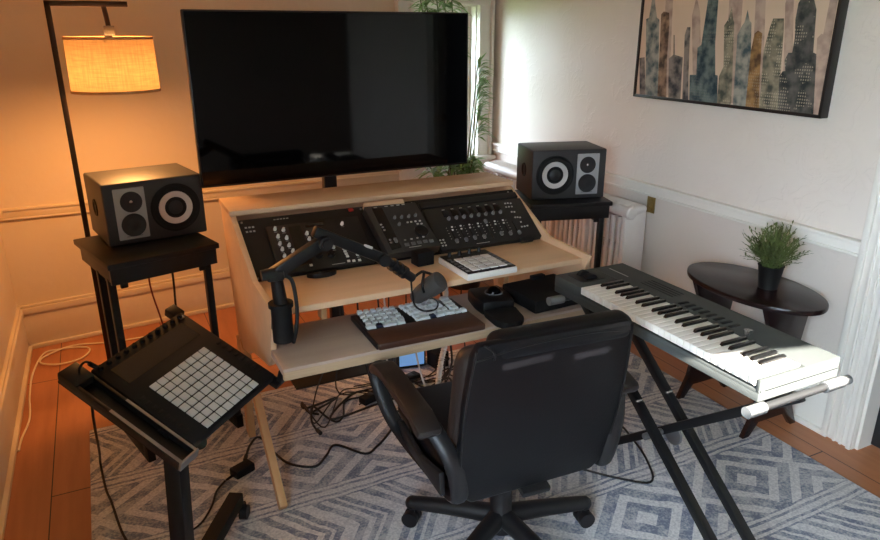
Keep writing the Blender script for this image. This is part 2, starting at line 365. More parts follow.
# left wall (unseen large window added for daylight) and front wall (holes cut to shape the sun)
LY0, LY1, LZ0, LZ1 = -1.05, .45, .6, 2.15
m = MB(); xw = XL-.08
m.box((xw, (LY1+4.2)/2, HC/2), (.16, 4.2-LY1, HC)); m.box((xw, (LY0+YF-.16)/2, HC/2), (.16, LY0-YF+.16, HC))
m.box((xw, (LY0+LY1)/2, LZ0/2), (.16, LY1-LY0, LZ0)); m.box((xw, (LY0+LY1)/2, (LZ1+HC)/2), (.16, LY1-LY0, HC-LZ1))
struct(m.build('wall_left', M['wallw']))
w2 = thing('window_2', '', ''); struct(w2); del w2['category']; del w2['label']
m = MB()
for y in (LY0-.05, LY1+.05): m.box((XL+.01, y, (LZ0+LZ1)/2), (.03, .1, LZ1-LZ0+.2), bev=.004)
for z in (LZ0-.05, LZ1+.05): m.box((XL+.01, (LY0+LY1)/2, z), (.04, LY1-LY0+.2, .1), bev=.004)
for y in (LY0+.02, (LY0+LY1)/2, LY1-.02): m.box((XL-.08, y, (LZ0+LZ1)/2), (.04, .04, LZ1-LZ0))
for z in (LZ0+.02, (LZ0+LZ1)/2, LZ1-.02): m.box((XL-.08, (LY0+LY1)/2, z), (.04, LY1-LY0, .04))
m.build('window_frame', M['trim'], w2)
m = MB(); m.box((XL-.08, (LY0+LY1)/2, (LZ0+LZ1)/2), (.004, LY1-LY0-.03, LZ1-LZ0-.03)); m.build('window_pane', M['glass'], w2)
# sun: direction, and the opening in the front wall that shapes its beam
SD = V3((.13, 1, -.55)).normalized()
def back(p): k = (p[1]-YF)/SD.y; return V3(p)-SD*k
SUN_PTS = [back((1.312, .984, .759)), back((1.70, .984, .759)), back((1.71, 1.08, .832)), back((1.312, 1.185, .832))]
ax0, ax1 = min(p.x for p in SUN_PTS), max(p.x for p in SUN_PTS); az0, az1 = min(p.z for p in SUN_PTS), max(p.z for p in SUN_PTS)
m = MB(); fy = YF-.01
def fq(x0, x1, z0, z1): m.box(((x0+x1)/2, fy, (z0+z1)/2), (x1-x0, .02, z1-z0))
SL = [(back((.83, 1.315, .852)), back((.975, 1.315, .845)), .0074), (back((1.045, 1.315, .833)), back((1.155, 1.315, .833)), .0086)]   # two gaps cut to throw sun streaks on the chair back
xs = XL-.16
for a_, b_, hh in SL:
    fq(xs, a_.x, 0, HC); fq(a_.x, b_.x, 0, a_.z-hh); fq(a_.x, b_.x, a_.z+hh, HC); xs = b_.x
fq(xs, ax0, 0, HC); fq(ax1, XR+.16, 0, HC); fq(ax0, ax1, 0, az0); fq(ax0, ax1, az1, HC)
p = SUN_PTS; e = 1e-3
def tri(pts): m.prism([(q[0], q[1]) for q in pts], .02, Matrix.Translation((0, fy+.01, 0)) @ Matrix.Rotation(PI/2, 4, 'X'))
tri([(ax0, az1), (p[3].x, p[3].z), (ax0, p[0].z)] if p[3].x-ax0 > 2e-3 else [(ax0-.01, az1), (ax0, az1), (ax0-.01, az0)])
tri([(p[3].x, p[3].z), (ax1, az1), (p[2].x, p[2].z)])
tri([(p[2].x, p[2].z), (ax1, p[2].z), (ax1, az0), (p[1].x, p[1].z)] if ax1-p[1].x > 2e-3 else [(p[2].x, p[2].z), (ax1+.01, p[2].z), (ax1+.01, az0)])
struct(m.build('wall_front', M['wallf']))

# rails and baseboards
m = MB(); a, b = V3((-.02, 0, .768)), V3((2.375, 0, .695))
for dz, dy, h, t in ((0, .008, .05, .016), (.022, .013, .014, .026), (-.028, .01, .010, .02)):
    m.bar(a+V3((0, -dy/1.5, dz-.01)), b+V3((0, -dy/1.5, dz-.01)), t, h, bev=.004)
struct(m.build('trim_1', M['wallw'], mx=BM))
m = MB()
for dz, h, t in ((0, .05, .022), (.024, .016, .038), (-.026, .012, .03)): m.box((XR-t/2, (1.56+4.45)/2, .838+dz), (t, 4.45-1.56, h), bev=.004)
struct(m.build('trim_2', M['trim']))
m = MB(); m.box((XL+.011, 1.3, .765), (.022, 5.4, .05), bev=.005); m.box((XL+.018, 1.3, .787), (.036, 5.4, .016), bev=.004); struct(m.build('trim_3', M['wallw']))
def basebd(p, q, t0, name, mat, mx=None, nx=None):
    m = MB(); p, q = V3(p), V3(q)
    d = (q-p).normalized(); n = V3(nx)
    for z0, z1, t in ((0, .20, .016), (.2, .235, .026), (.236, .25, .017), (0, .022, .034)):
        m.bar(p+n*(t/2)+V3((0, 0, (z0+z1)/2)), q+n*(t/2)+V3((0, 0, (z0+z1)/2)), t, z1-z0, bev=.003)
    struct(m.build(name, mat, mx=mx))
basebd((0, 0, 0), (BW, 0, 0), .02, 'baseboard_back', M['wallw'], BM, (0, -1, 0))
basebd((XL, YF, 0), (XL, 4.06, 0), .02, 'baseboard_left', M['wallw'], None, (1, 0, 0))
basebd((XR, 1.56, 0), (XR, 4.46, 0), .02, 'baseboard_right', M['trim'], None, (-1, 0, 0))
# outside ground
m = MB(); m.box((1, 1.5, -.45), (60, 60, .1)); struct(m.build('ground', M['grass']))

# ------------------------------------------------------------------ rug
m = MB(); m.box((1.09, 1.62, .006), (2.63, 2.73, .010), bev=.004)
tag(m.build('area_rug', M['rug']), 'large faded blue grey and cream rug with chevron bands under the desk and chair', 'rug')

# ------------------------------------------------------------------ desk
DX0, DX1 = .39, 1.604
desk = thing('studio_desk', 'plywood studio desk with sloped gear bays and a lower keyboard shelf', 'desk', (.99, 2.3, .0))
def dpart(m, name, mat): return m.build(name, mat, desk, world=True)
side = [(2.755, 1.005), (2.54, 1.005), (2.215, .852), (1.945, .848), (2.03, .635), (2.062, .607), (2.36, .53), (2.43, .49), (2.62, .44)]
YZ = Matrix(((0, 0, 1, 0), (1, 0, 0, 0), (0, 1, 0, 0), (0, 0, 0, 1)))      # prism (y,z) -> extrude x
for x, wd in ((DX0, .02), (DX1-.015, .015)):
    m = MB(); m.prism(side, wd, Matrix.Translation((x, 0, 0)) @ YZ, bev=.0015); dpart(m, 'side_panel', M['ply'])
    m = MB(); m.bar((x+.01, 2.60, .47), (x+.01, 2.085, .022), .05, .028, up=(1, 0, 0), bev=.003); dpart(m, 'front_leg', M['leg'])
    m = MB(); m.box((x+.01, 2.645, .24), (.028, .07, .456), bev=.003); dpart(m, 'rear_leg', M['leg'])
m = MB(); m.box((.997, 2.64, 1.014), (1.220, .235, .02), bev=.003); dpart(m, 'top_shelf', M['ply'])
m = MB(); m.box((.998, 2.168, .818), (1.178, .368, .022), bev=.003); dpart(m, 'desktop', M['ply'])
m = MB(); m.box((.98, 2.02, .673), (1.175, .32, .028), bev=.004); dpart(m, 'keyboard_shelf', pm('shaded_plywood', rgb(174, 152, 136), .5, var=.16, scale=5, stretch=(.5, 4, 4)))  # greyer plywood: partial shade on the shelf is put into its colour
m = MB(); m.box((.98, 1.866, .662), (1.175, .016, .03), bev=.004); dpart(m, 'shelf_edge', M['plyedge'])
for x in (.62, 1.37):
    m = MB(); m.box((x, 2.20, .745), (.02, .05, .125), bev=.002); dpart(m, 'shelf_bracket', M['leg'])
m = MB(); m.box((.998, 2.742, .9), (1.176, .016, .2)); dpart(m, 'back_panel', M['ply'])
# rack plane frame: origin lower left, U right, V up the slope, W normal
RO = V3((.41, 2.262, .835)); RV = V3((0, .235, .165)).normalized(); RU = V3((1, 0, 0)); RW = RU.cross(RV)
RMX = Matrix(((RU.x, RV.x, RW.x, RO.x), (RU.y, RV.y, RW.y, RO.y), (RU.z, RV.z, RW.z, RO.z), (0, 0, 0, 1)))
RE = RMX.to_euler()
m = MB(); m.box((.588, .142, -.012), (1.176, .284, .012)); m.mi = 1
for k in range(6): m.box((.02+.013*(k % 3), .225+.02*(k//3), -.005), (.008, .006, .003))
for k in range(5): m.box((.13+.012*k, .268, -.005), (.008, .003, .003))
rp = m.build('rack_panel', [M['panel'], M['mark']], None); rp.parent = desk
rp.matrix_parent_inverse = Matrix.Identity(4)
rp.location = RO-V3(desk.location); rp.rotation_euler = RE
m = MB()
for u in (.01, .47, .69, 1.148):
    for v in (.012, .27): m.cyl((u, v, -.006), (u, v, -.002), .004, n=8)
sc_ = m.build('rack_screws', M['steel'], rp)
m = MB(); m.box((.43, .272, -.004), (.02, .016, .006), bev=.002); m.build('red_badge', M['red'], rp)

def face_thing(name, label, cat, off, group=None):
    t = thing(name, label, cat, RO+RW*off, RE, group); return t
def knobs(parent, pts, r, h, mat, name='knob', z=0., tick=True):
    m = MB(); m.lathe([(r*1.1, 0), (r*1.05, h*.35), (r*.85, h*.5), (r*.78, h), (0, h)], 14)
    if tick: m.box((0, r*.5, h), (r*.2, r*.7, .0012))
    src = m.build(name, mat, parent); src.location = (*pts[0], z)
    for q in pts[1:]: inst(src, (*q, z), parent=parent)
def btns(parent, pts, sz, mat, name='button', z=0., h=.004):
    m = MB(); m.box((0, 0, h/2), (*sz, h), bev=.001); src = m.build(name, mat, parent); src.location = (*pts[0], z)
    for q in pts[1:]: inst(src, (*q, z), parent=parent)

# left channel controller
t = face_thing('channel_controller', 'dark knob-covered mixing controller on the left half of the sloped bay', 'audio controller', 0)
Lk = [(0.115, 0.205), (0.144, 0.196), (0.117, 0.168), (0.146, 0.157), (0.116, 0.135), (0.146, 0.122), (0.118, 0.108), (0.153, 0.094), (0.118, 0.077), (0.223, 0.165), (0.257, 0.168), (0.225, 0.139), (0.302, 0.087), (0.366, 0.191), (0.339, 0.105), (0.37, 0.09), (0.381, 0.04)]
m = MB(); m.box((.262, .113, .004), (.355, .222, .02), bev=.003); m.mi = 1
for q in Lk: m.box((q[0], q[1]-.012, .0143), (.012, .0015, .0006))
m.box((.30, .012, .0143), (.05, .002, .0006)); m.mi = 2; m.box((.187, .12, .0145), (.045, .18, .002)); m.box((.262, .205, .0145), (.07, .014, .002))
m.build('body', [M['panel2'], M['mark'], M['panel3']], t)
knobs(t, Lk, .0062, .014, M['knobw'], z=.014)
knobs(t, [(.285, .14), (.31, .13), (.24, .06), (.285, .055)], .013, .016, M['black'], 'large_knob', z=.014)
btns(t, [(.339, .016), (.358, .014), (.38, .013), (.338, .075), (.339, .062), (.34, .05), (.341, .038), (.2, .022)], (.011, .009), M['knobw'], z=.014)
# half-round ledge below it
m = MB(); m.prism([(.055*math.cos(a), -.03*math.sin(a)) for a in [k*PI/12 for k in range(13)]], .016, None, bev=.002)
o = m.build('rest_ledge', M['black'], None, mx=Matrix.Translation((.637, 2.238, .829)))
tag(o, 'small black half-round rest at the foot of the left knob controller', 'rest')
# right fader controller
t = face_thing('fader_controller', 'wide dark controller with a row of faders on the right half of the sloped bay', 'audio controller', 0)
m = MB(); m.box((.944, .108, .004), (.463, .216, .02), bev=.003); m.box((.944, .245, .0), (.463, .03, .012), bev=.003); m.mi = 1
for k in range(8): m.box((.79+.041*k, .06, .0142), (.003, .075, .001))
m.mi = 2
for k in range(7): m.box((.799+.040*k, .2, .0145), (.012, .003, .001))
for k in range(8):
    for q in range(5): m.box((.775+.0395*k, .05+.014*q, .0145), (.004, .002, .0008))
m.box((.9, .009, .0145), (.06, .002, .0008)); m.build('body', [M['panel2'], M['panel3'], M['mark']], t)
m = MB(); m.box((0, 0, .006), (.012, .018, .012), bev=.003); m.box((0, 0, .0125), (.012, .002, .001)); src = m.build('fader_cap', M['knobg'], t)
fp = [(.79, .033), (.832, .033), (.873, .037), (.915, .035), (.955, .11), (.997, .038), (1.037, .033), (1.078, .031)]
src.location = (*fp[0], .014)
for q in fp[1:]: inst(src, (*q, .014), parent=t)
knobs(t, [(.803+.0345*k, .150) for k in range(8)], .007, .012, M['knobg'], z=.014)
btns(t, [(.803+.040*k, .178) for k in range(7)], (.03, .032), M['panel3'], 'channel_display', z=.0135, h=.002)
btns(t, [(.8+.0395*k, .107) for k in range(7)]+[(.797+.0395*k, .092) for k in range(7)], (.007, .006), M['knobw'], z=.014)
btns(t, [(1.089, .193), (1.102, .193), (1.115, .19), (1.084, .173), (1.098, .173), (1.112, .172), (1.098, .144), (1.11, .142), (1.1, .113), (1.111, .112), (1.122, .109), (1.114, .085), (1.106, .06), (1.12, .06), (1.134, .061), (.725, .05), (.738, .05), (.725, .036), (.738, .036), (.725, .022), (.738, .022)], (.007, .006), M['mark'], z=.014)
m = MB(); m.box((1.1, -.004, .01), (.06, .02, .02), bev=.004); m.build('lip', M['black'], t)
# centre monitor controller, lifted on a small block
t = face_thing('transport_controller', 'boxy dark controller with jog wheel propped over the middle of the sloped bay', 'audio controller', .05)
m = MB(); m.prism([(.463, .235), (.676, .229), (.698, 0), (.482, -.004)], .042, Matrix.Translation((0, 0, -.042)), bev=.003); m.mi = 1
for k, x in enumerate((.505, .55, .575, .6, .622)): m.box((x, .223, .001), (.013, .004, .0014))
m.box((.595, .012, .001), (.05, .002, .001)); m.build('body', [pm('grey_controller_face', rgb(40, 37, 36), .45, var=.1), M['mark']], t)
m = MB(); m.prism([(.49, .22), (.53, .218), (.541, .018), (.500, .012)], .002); m.build('dark_column', M['panel3'], t)
m = MB(); m.lathe([(.029, 0), (.028, .006), (.024, .008), (.022, .0065), (0, .0065)], 28, Matrix.Translation((.646, .081, 0))); m.build('jog_wheel', M['black'], t)
btns(t, [(.566, .026), (.593, .027), (.618, .028), (.643, .029), (.668, .027)], (.017, .013), M['knobg'])
btns(t, [(.566, .048), (.593, .049), (.618, .05), (.643, .051)], (.008, .005), M['mark'])
knobs(t, [(.563, .16), (.591, .158), (.621, .157), (.65, .159), (.569, .125)], .0055, .014, M['knobg'])
btns(t, [(.606, .129), (.621, .129), (.639, .129), (.658, .129), (.643, .115), (.659, .114), (.508, .057), (.507, .044), (.498, .134), (.5, .121), (.502, .106)], (.008, .006), M['mark'], z=.002)
btns(t, [(.528, .05)], (.011, .02), M['knobg'], 'fader_cap', z=.002, h=.008)
m = MB(); m.box((0, 0, .012), (.165, .032, .024), bev=.002)
o = m.build('wood_strip', M['ply'], None, mx=Matrix.Translation((.965, 2.445, .992)) @ Matrix.Rotation(R(-55), 4, 'X')); tag(o, 'short raw wood strip wedged above the central jog wheel controller', 'wood strip')
m = MB(); m.box((0, 0, .027), (.07, .055, .052), bev=.004)
o = m.build('support_block', M['matte'], None, mx=Matrix.Translation((1.01, 2.19, .829)) @ Matrix.Rotation(R(6), 4, 'Z')); tag(o, 'small black block on the desktop beneath the jog wheel controller', 'block')

# pad controller on the desktop
t = thing('pad_controller', 'white-sided pad controller with sixteen pale pads on the desktop by the faders', 'pad controller', (1.170, 2.062, .829), R(1))
m = MB(); m.box((0, 0, .013), (.205, .225, .024), bev=.005); m.build('case', M['whitep'], t)
m = MB(); m.box((0, 0, .0255), (.196, .216, .005), bev=.002); m.build('top_plate', M['black'], t)
m = MB(); m.box((0, 0, .002), (.0315, .031, .005), bev=.0015); src = m.build('pad', M['padw'], t); first = True
for i in range(4):
    for j in range(4):
        q = (-.0555+.037*i, -.078+.0365*j, .0275)
        if first: src.location = q; first = False
        else: inst(src, q, parent=t)
knobs(t, [(-.065+.042*k, .092) for k in range(4)], .008, .016, M['black'], z=.027)
btns(t, [(sx*.086, -.083+.027*k) for sx in (-1, 1) for k in range(6)], (.014, .015), M['knobg'], z=.027, h=.003)

# split keyboard on wooden tray
t = thing('computer_keyboard', 'white-keyed split keyboard set in a dark walnut wrist rest tray', 'keyboard', (.892, 1.98, .688), R(-1))
m = MB(); m.box((0, -.078, .013), (.385, .122, .024), bev=.006); m.build('wrist_rest', M['walnut'], t)
m = MB(); m.box((0, .057, .010), (.395, .16, .018), bev=.004); m.box((-.19, -.01, .012), (.014, .24, .02), bev=.003); m.build('case', M['black'], t)
def keycap(w):
    m = MB(); m.prism([(-w/2, -.0108), (w/2, -.0108), (w/2, .0108), (-w/2, .0108)], .010)
    for v in m.bm.verts:
        if v.co.z > .005: v.co.x *= 1-.004/w; v.co.y *= .82
    return m
kc = {}
def put(w, x, y, rz=0, mat='keyw'):
    k = (w, mat)
    if k not in kc: kc[k] = keycap(w).build('keycap', M[mat], t); o = kc[k]
    else: o = inst(kc[k], (0, 0, 0), parent=t)
    o.location = (x, y, .019+.10*max(0, y)); o.rotation_euler = (R(5), 0, rz)
for side_, cx, ang, n in ((-1, -.112, R(-5), 6), (1, .052, R(6), 6)):
    ca, sa_ = math.cos(ang), math.sin(ang)
    for r in range(5):
        ly = .0535-.0268*r
        if r < 4: row = [(.0195, (k-(n-1)/2)*.0232+.003*(r-1.5), 'keyw') for k in range(n)]
        elif side_ < 0: row = [(.034, -.052, 'keyw'), (.021, -.022, 'navy'), (.046, .014, 'keyw'), (.028, .054, 'keyw')]
        else: row = [(.052, -.040, 'keyw'), (.021, -.001, 'navy'), (.034, .030, 'keyw'), (.021, .060, 'keyw')]
        for w, lx, mt in row: put(w, cx+lx*ca-ly*sa_, .054+lx*sa_+ly*ca, ang, mt)
for k in range(4): put(.030, .153, .108-.0268*k, R(4))
for k in range(3): put(.021, .131+.0236*k, .004, R(4))

# trackball mouse
t = thing('trackball', 'black trackball with long palm rest to the right of the white-keyed keyboard', 'trackball', (1.195, 1.955, .688), R(-9))
m = MB(); m.prism([(-.065, .14), (.06, .145), (.07, .05), (.062, -.02), (-.06, -.02), (-.07, .05)], .052, bev=.012); m.build('body', M['black'], t)
m = MB(); m.prism([(-.062, -.022), (.062, -.022), (.055, -.12), (.03, -.155), (-.03, -.165), (-.055, -.12)], .030, bev=.010); m.build('palm_rest', M['matte'], t)
m = MB(); m.sph((.012, .065, .05), .027, n=24); m.build('ball', M['screen'], t)
m = MB(); m.lathe([(.032, .05), (.034, .055), (.03, .056), (.028, .05)], 28, Matrix.Translation((.012, .065, 0))); m.build('scroll_ring', M['knobg'], t)
# black flat box
t = thing('flat_case', 'flat matte black box lying at the right end of the keyboard shelf', 'box', (1.424, 1.985, .688), R(3))
m = MB(); m.box((0, 0, .027), (.25, .215, .05), bev=.008); m.build('body', M['matte'], t)
m = MB(); m.box((.03, .09, .056), (.06, .025, .02), bev=.004); m.build('hinge_block', M['matte'], t)
m = MB(); m.box((.05, -.085, .053), (.08, .03, .01), bev=.003); m.build('latch', M['black'], t)

# ------------------------------------------------------------------ boom microphone
t = thing('boom_arm', 'black jointed microphone boom arm clamped at the left end of the desk', 'boom arm', (.412, 1.905, .762))
def bp(m, name, mat): return m.build(name, mat, t, world=True)
SX_, SY_ = .412, 1.905
m = MB(); m.cyl((SX_, SY_, .762), (SX_, SY_, .873), .031, n=24); m.cyl((SX_, SY_, .873), (SX_, SY_, .886), .037, n=24); m.box((.40, 1.947, .80), (.018, .055, .05), bev=.003); bp(m, 'clamp_socket', M['matte'])
m = MB(); m.cyl((SX_, SY_, .884), (.405, SY_, .968), .0215, .018, n=20); bp(m, 'riser', M['black'])
J1 = V3((.400, 1.905, .976)); J2 = V3((.548, 1.905, 1.056)); J3 = V3((.755, 1.93, .965))
m = MB(); m.box(J1, (.05, .05, .03), bev=.006); m.cyl(J1+V3((-.04, -.012, .006)), J1+V3((.0, -.012, .008)), .016, n=16); bp(m, 'swivel_joint', M['plast'])
m = MB(); m.bar(J1+V3((-.012, 0, -.004)), J2+V3((.012, 0, .004)), .036, .038, bev=.006); bp(m, 'lower_arm', M['black'])
m = MB(); m.cyl(J2+V3((.005, -.032, .0)), J2+V3((.005, .02, 0)), .021, n=24); m.cyl(J2+V3((.005, -.040, .0)), J2+V3((.005, -.03, 0)), .014, n=20); bp(m, 'elbow_joint', M['plast'])
m = MB(); m.bar(J2+V3((-.022, .0, .036)), J3, .028, .034, bev=.005); bp(m, 'upper_arm', M['black'])
m = MB(); m.box((J2*.28+J3*.72)+V3((0, -.012, .028)), (.03, .003, .008), (0, R(26), 0)); bp(m, 'arm_mark', M['mark'])
J4 = V3((.862, 1.948, .876))
m = MB(); m.cyl(J3+V3((-.004, -.024, 0)), J3+V3((-.004, .024, 0)), .02, n=20); m.cyl(J3, J4, .015, .015, n=16)
for k in (.25, .45, .62): q = J3.lerp(J4, k); m.cyl(q, q+(J4-J3)*.1, .0215, n=18)
m.cyl(J3+V3((-.022, -.006, .014)), J3+V3((-.006, -.006, .004)), .009, n=10); bp(m, 'end_clamp', M['plast'])
m = MB(); m.tube([(.41, 1.90, .975), (.447, 1.895, .955), (.456, 1.89, .87), (.45, 1.89, .80), (.44, 1.90, .75)], .006); bp(m, 'cable_run', M['cable'])
t = thing('microphone', 'dark grey broadcast microphone with foam tip hanging over the white-keyed keyboard', 'microphone', (.925, 1.95, .845))
a = V3((.897, 1.985, .795)); b = V3((.955, 1.915, .868)); d = (b-a).normalized()
m = MB(); m.cyl(a, a+d*.055, .028, .032, n=24); m.sph(a, .028, n=20); m.build('body', M['mic'], t, world=True)
m = MB(); mm = Matrix.Translation(a+d*.05) @ d.to_track_quat('Z', 'Y').to_matrix().to_4x4()
m.lathe([(.033, 0), (.0355, .01), (.0355, .05), (.033, .058), (.024, .062), (0, .063)], 28, mm); m.build('foam_windscreen', M['foam'], t, world=True)
side_v = d.cross(V3((0, 0, 1))).normalized()
m = MB(); m.tube([a+d*.05+side_v*.036, a+d*.05+side_v*.047+V3((0, 0, .03)), a+d*.04+V3((-.01, 0, .068)), J4], .005, 8); m.tube([a+d*.05-side_v*.036, a+d*.05-side_v*.047+V3((0, 0, .03)), a+d*.04+V3((-.01, 0, .068))], .005, 8)
m.build('yoke', M['black'], t, world=True)
m = MB(); m.tube([J4+V3((-.01, -.01, -.01)), (.862, 1.955, .82), (.872, 1.955, .775), (.905, 1.955, .748), (.945, 1.95, .748), (.958, 1.955, .768), (.94, 1.965, .785), a+V3((0, 0, -.012))], .0032, 8); m.build('mic_cable', M['cable'], t, world=True)

# ------------------------------------------------------------------ television
t = thing('television', 'large switched-off flat television standing behind the desk', 'television', (.983, 2.955, 1.03))
m = MB(); m.box((0, .018, .348), (1.262, .035, .70), bev=.005); m.box((0, .042, .26), (.8, .03, .38), bev=.012); m.build('cabinet', M['bezel'], t)
m = MB(); m.box((0, -.0005, .349), (1.246, .003, .682)); m.build('screen', M['screen'], t)
t.rotation_euler = (R(-.6), 0, R(.3))
t = thing('television_stand', 'black floor stand with a single post carrying the television behind the desk', 'stand', (.955, 3.06, 0))
m = MB(); m.box((0, .0, .010), (.56, .26, .018), bev=.006); m.build('base_plate', M['black'], t)
m = MB(); m.box((-.02, .0, .70), (.06, .045, 1.36), bev=.004); m.build('post', M['black'], t)
m = MB(); m.box((.02, -.025, 1.33), (.42, .02, .2), bev=.003); m.build('mount_bracket', M['black'], t)

# ------------------------------------------------------------------ loudspeakers and stands
def disc(m, c, prof, n=32):                       # lathe facing -Y
    m.lathe(prof, n, Matrix.Translation(c) @ Matrix.Rotation(PI/2, 4, 'X'))
def speaker(loc, rz, mir, label, D=.275):
    t = thing('studio_monitor', label, 'loudspeaker', loc, rz, 'studio monitors on the stands'); W, H = .392, .252; s = mir
    m = MB(); m.box((0, D/2, H/2), (W, D, H), bev=.008, seg=3); cab = m.build('cabinet', M['spk'], t)
    px = -s*.098
    m = MB(); m.box((px, -.002, H*.5), (.118, .008, .208), bev=.0035); pl = m.build('driver_plate', M['spkplate'], t)
    tz = H*.5+.048; mz = H*.5-.046
    m = MB(); disc(m, (px+s*.004, -.006, tz), [(.042, 0), (.042, .003), (.037, .003), (.02, .0008), (.0, .0008)]); tw = m.build('tweeter', M['cone'], t)
    m = MB(); m.sph((px+s*.004, -.006, tz), .0075, (1, .6, 1), 12); m.build('tweeter_dome', M['chrome'], tw)
    m = MB(); disc(m, (px+s*.002, -.006, mz), [(.047, 0), (.047, .004), (.041, .004), (.033, .001), (.018, .0008), (.015, .002), (0, .003)]); m.build('midrange_driver', M['cone'], t)
    wx = s*.076
    m = MB(); disc(m, (wx, -.0, H*.5), [(.1, 0), (.1, .004), (.094, .006), (.086, .003), (.078, .006), (.066, .004)], 40); wf = m.build('woofer_surround', M['matte'], t)
    m = MB(); disc(m, (wx, -.0, H*.5), [(.069, .0035), (.067, .0085), (.044, .004), (.043, .0005)], 40); m.build('woofer_ring', M['ring'], t)
    m = MB(); disc(m, (wx, -.0, H*.5), [(.0435, .001), (.040, .003), (.034, .0015), (.026, .006), (.012, .010), (0, .011)], 32); m.build('woofer_cap', M['cone'], t)
    for sx in (-1, 1):
        m = MB(); m.lathe([(.036, 0), (.034, .004), (.026, .0035), (.022, -.0), (0, .0005)], 28, Matrix.Translation((sx*W/2, D*.5, H*.53)) @ Matrix.Rotation(sx*PI/2, 4, 'Y')); m.build('bass_port', M['matte'], t)
    m = MB(); m.box((px, -.0063, H*.5-.092), (.06, .0006, .0025)); m.build('plate_lettering', M['knobg'], pl)
    return t
speaker((.167, 2.952, .832), R(10.8), 1, 'studio monitor on the left stand under the lamp, woofer on its right side', D=.32)
speaker((2.115, 2.797, .832), R(-16), -1, 'studio monitor on the right stand by the window, woofer on its left side')
def stand(loc, rz, dp, label, foot=True):
    t = thing('speaker_stand', label, 'speaker stand', loc, rz, 'black wooden speaker stands'); W = .435; H = .83
    m = MB(); m.box((0, dp/2, H-.011), (W, dp, .022), bev=.003); m.build('top', M['blackwood'], t)
    m = MB(); m.box((0, .022, H-.055), (W-.02, .018, .066), bev=.002)
    m.build('front_apron', M['blackwood'], t)
    for sx in (-1, 1):
        m = MB(); m.box((sx*(W/2-.025), dp/2, H-.055), (.018, dp-.04, .066), bev=.002); m.box((sx*(W/2-.045), dp/2, H-.105), (.02, dp*.42, .036), bev=.003); m.build('side_apron', M['blackwood'], t)
        for y in ((dp*.2, dp*.48) if sx < 0 else (dp*.2,)):
            m = MB(); m.box((sx*(W/2-.027), y, H/2-.03), (.028, .026, H-.1), bev=.003); m.build('leg', M['blackwood'], t)
        m = MB(); m.box((sx*(W/2-.027), dp/2-.09, .036), (.03, dp*.95, .07), bev=.003); m.box((sx*(W/2-.027), dp*.025-.055, .085), (.03, .04, .17), bev=.003); m.build('foot', M['blackwood'], t)
        m = MB(); m.box((sx*(W/2-.062), .05, H-.102), (.028, .014, .03), bev=.004); m.build('corner_block', M['blackwood'], t)
    m = MB(); m.box((0, dp*.1, .036), (W-.08, .02, .06), bev=.003); m.build('stretcher', M['blackwood'], t)
    return t
stand((.166, 2.742, .0), R(15), .45, 'black wooden speaker stand under the lamp, left of the desk')
stand((2.08, 2.71, .0), R(-16), .36, 'black wooden speaker stand in front of the white radiator')

# ------------------------------------------------------------------ floor lamp
t = thing('floor_lamp', 'bronze arc-less floor lamp with a glowing linen drum shade in the left corner', 'lamp', (-.112, 3.38, 0))
t['label'] = 'bronze floor lamp with square arm and glowing linen drum shade, left of the television'
m = MB(); m.lathe([(.14, 0), (.14, .012), (.13, .02), (.02, .024), (0, .024)], 32); m.build('base', M['bronze'], t)
m = MB(); m.box((0, 0, .89), (.022, .022, 1.74), bev=.002); m.build('pole', M['bronze'], t)
m = MB(); m.box((.145, 0, 1.755), (.312, .022, .022), bev=.002); m.build('arm', M['bronze'], t)
SX, SZ = .210, 1.512
m = MB(); m.tube([(SX-.002, 0, 1.745), (SX+.003, 0, 1.70), (SX+.006, 0, 1.655)], .010, 8); m.build('hanger', M['bronze'], t)
m = MB(); m.box((SX+.006, 0, 1.650), (.042, .042, .038), bev=.003); m.build('socket_cap', M['sleeve'], t)  # paler than the bronze parts: bulb light on the cap put into its colour
m = MB(); n = 64; r0, r1, h = .174, .178, .224
m.lathe([(r0, SZ+h/2), (r0*.5+r1*.5, SZ), (r1, SZ-h/2)], n, Matrix.Translation((SX, 0, 0)))
bmesh.ops.delete(m.bm, geom=[f for f in m.bm.faces if len(f.verts) > 4], context='FACES')
sh = m.build('lamp_shade', M['shade'], t)
for z, r in ((SZ+h/2-.004, r0+.001), (SZ-h/2+.004, r1+.001)):
    m = MB(); m.lathe([(r-.003, z-.006), (r+.001, z-.006), (r+.001, z+.006), (r-.003, z+.006), (r-.003, z-.006)], n, Matrix.Translation((SX, 0, 0)))
    bmesh.ops.delete(m.bm, geom=[f for f in m.bm.faces if len(f.verts) > 4], context='FACES'); m.build('shade_band', M['shadeb'], sh)
m = MB(); m.cyl((SX, 0, 1.64), (SX, 0, 1.565), .016, n=14)
for k in range(3): a = k*2*PI/3+.4; m.cyl((SX, 0, 1.603), (SX+r0*math.cos(a), r0*math.sin(a), 1.606), .0025, n=6)
m.build('bulb_socket', M['bronze'], t)
LAMP = V3((-.112+SX, 3.38, 1.47))

# ------------------------------------------------------------------ tilted pad instrument on its rolling stand
S = .225
Po = V3((.021, 1.959, .672)); PU = V3((.794, .589, .15)).normalized(); PV = V3((.593, -.699, -.399)); PV = (PV-PU*PV.dot(PU)).normalized(); PW = PV.cross(PU)
if PW.z < 0: PW = -PW
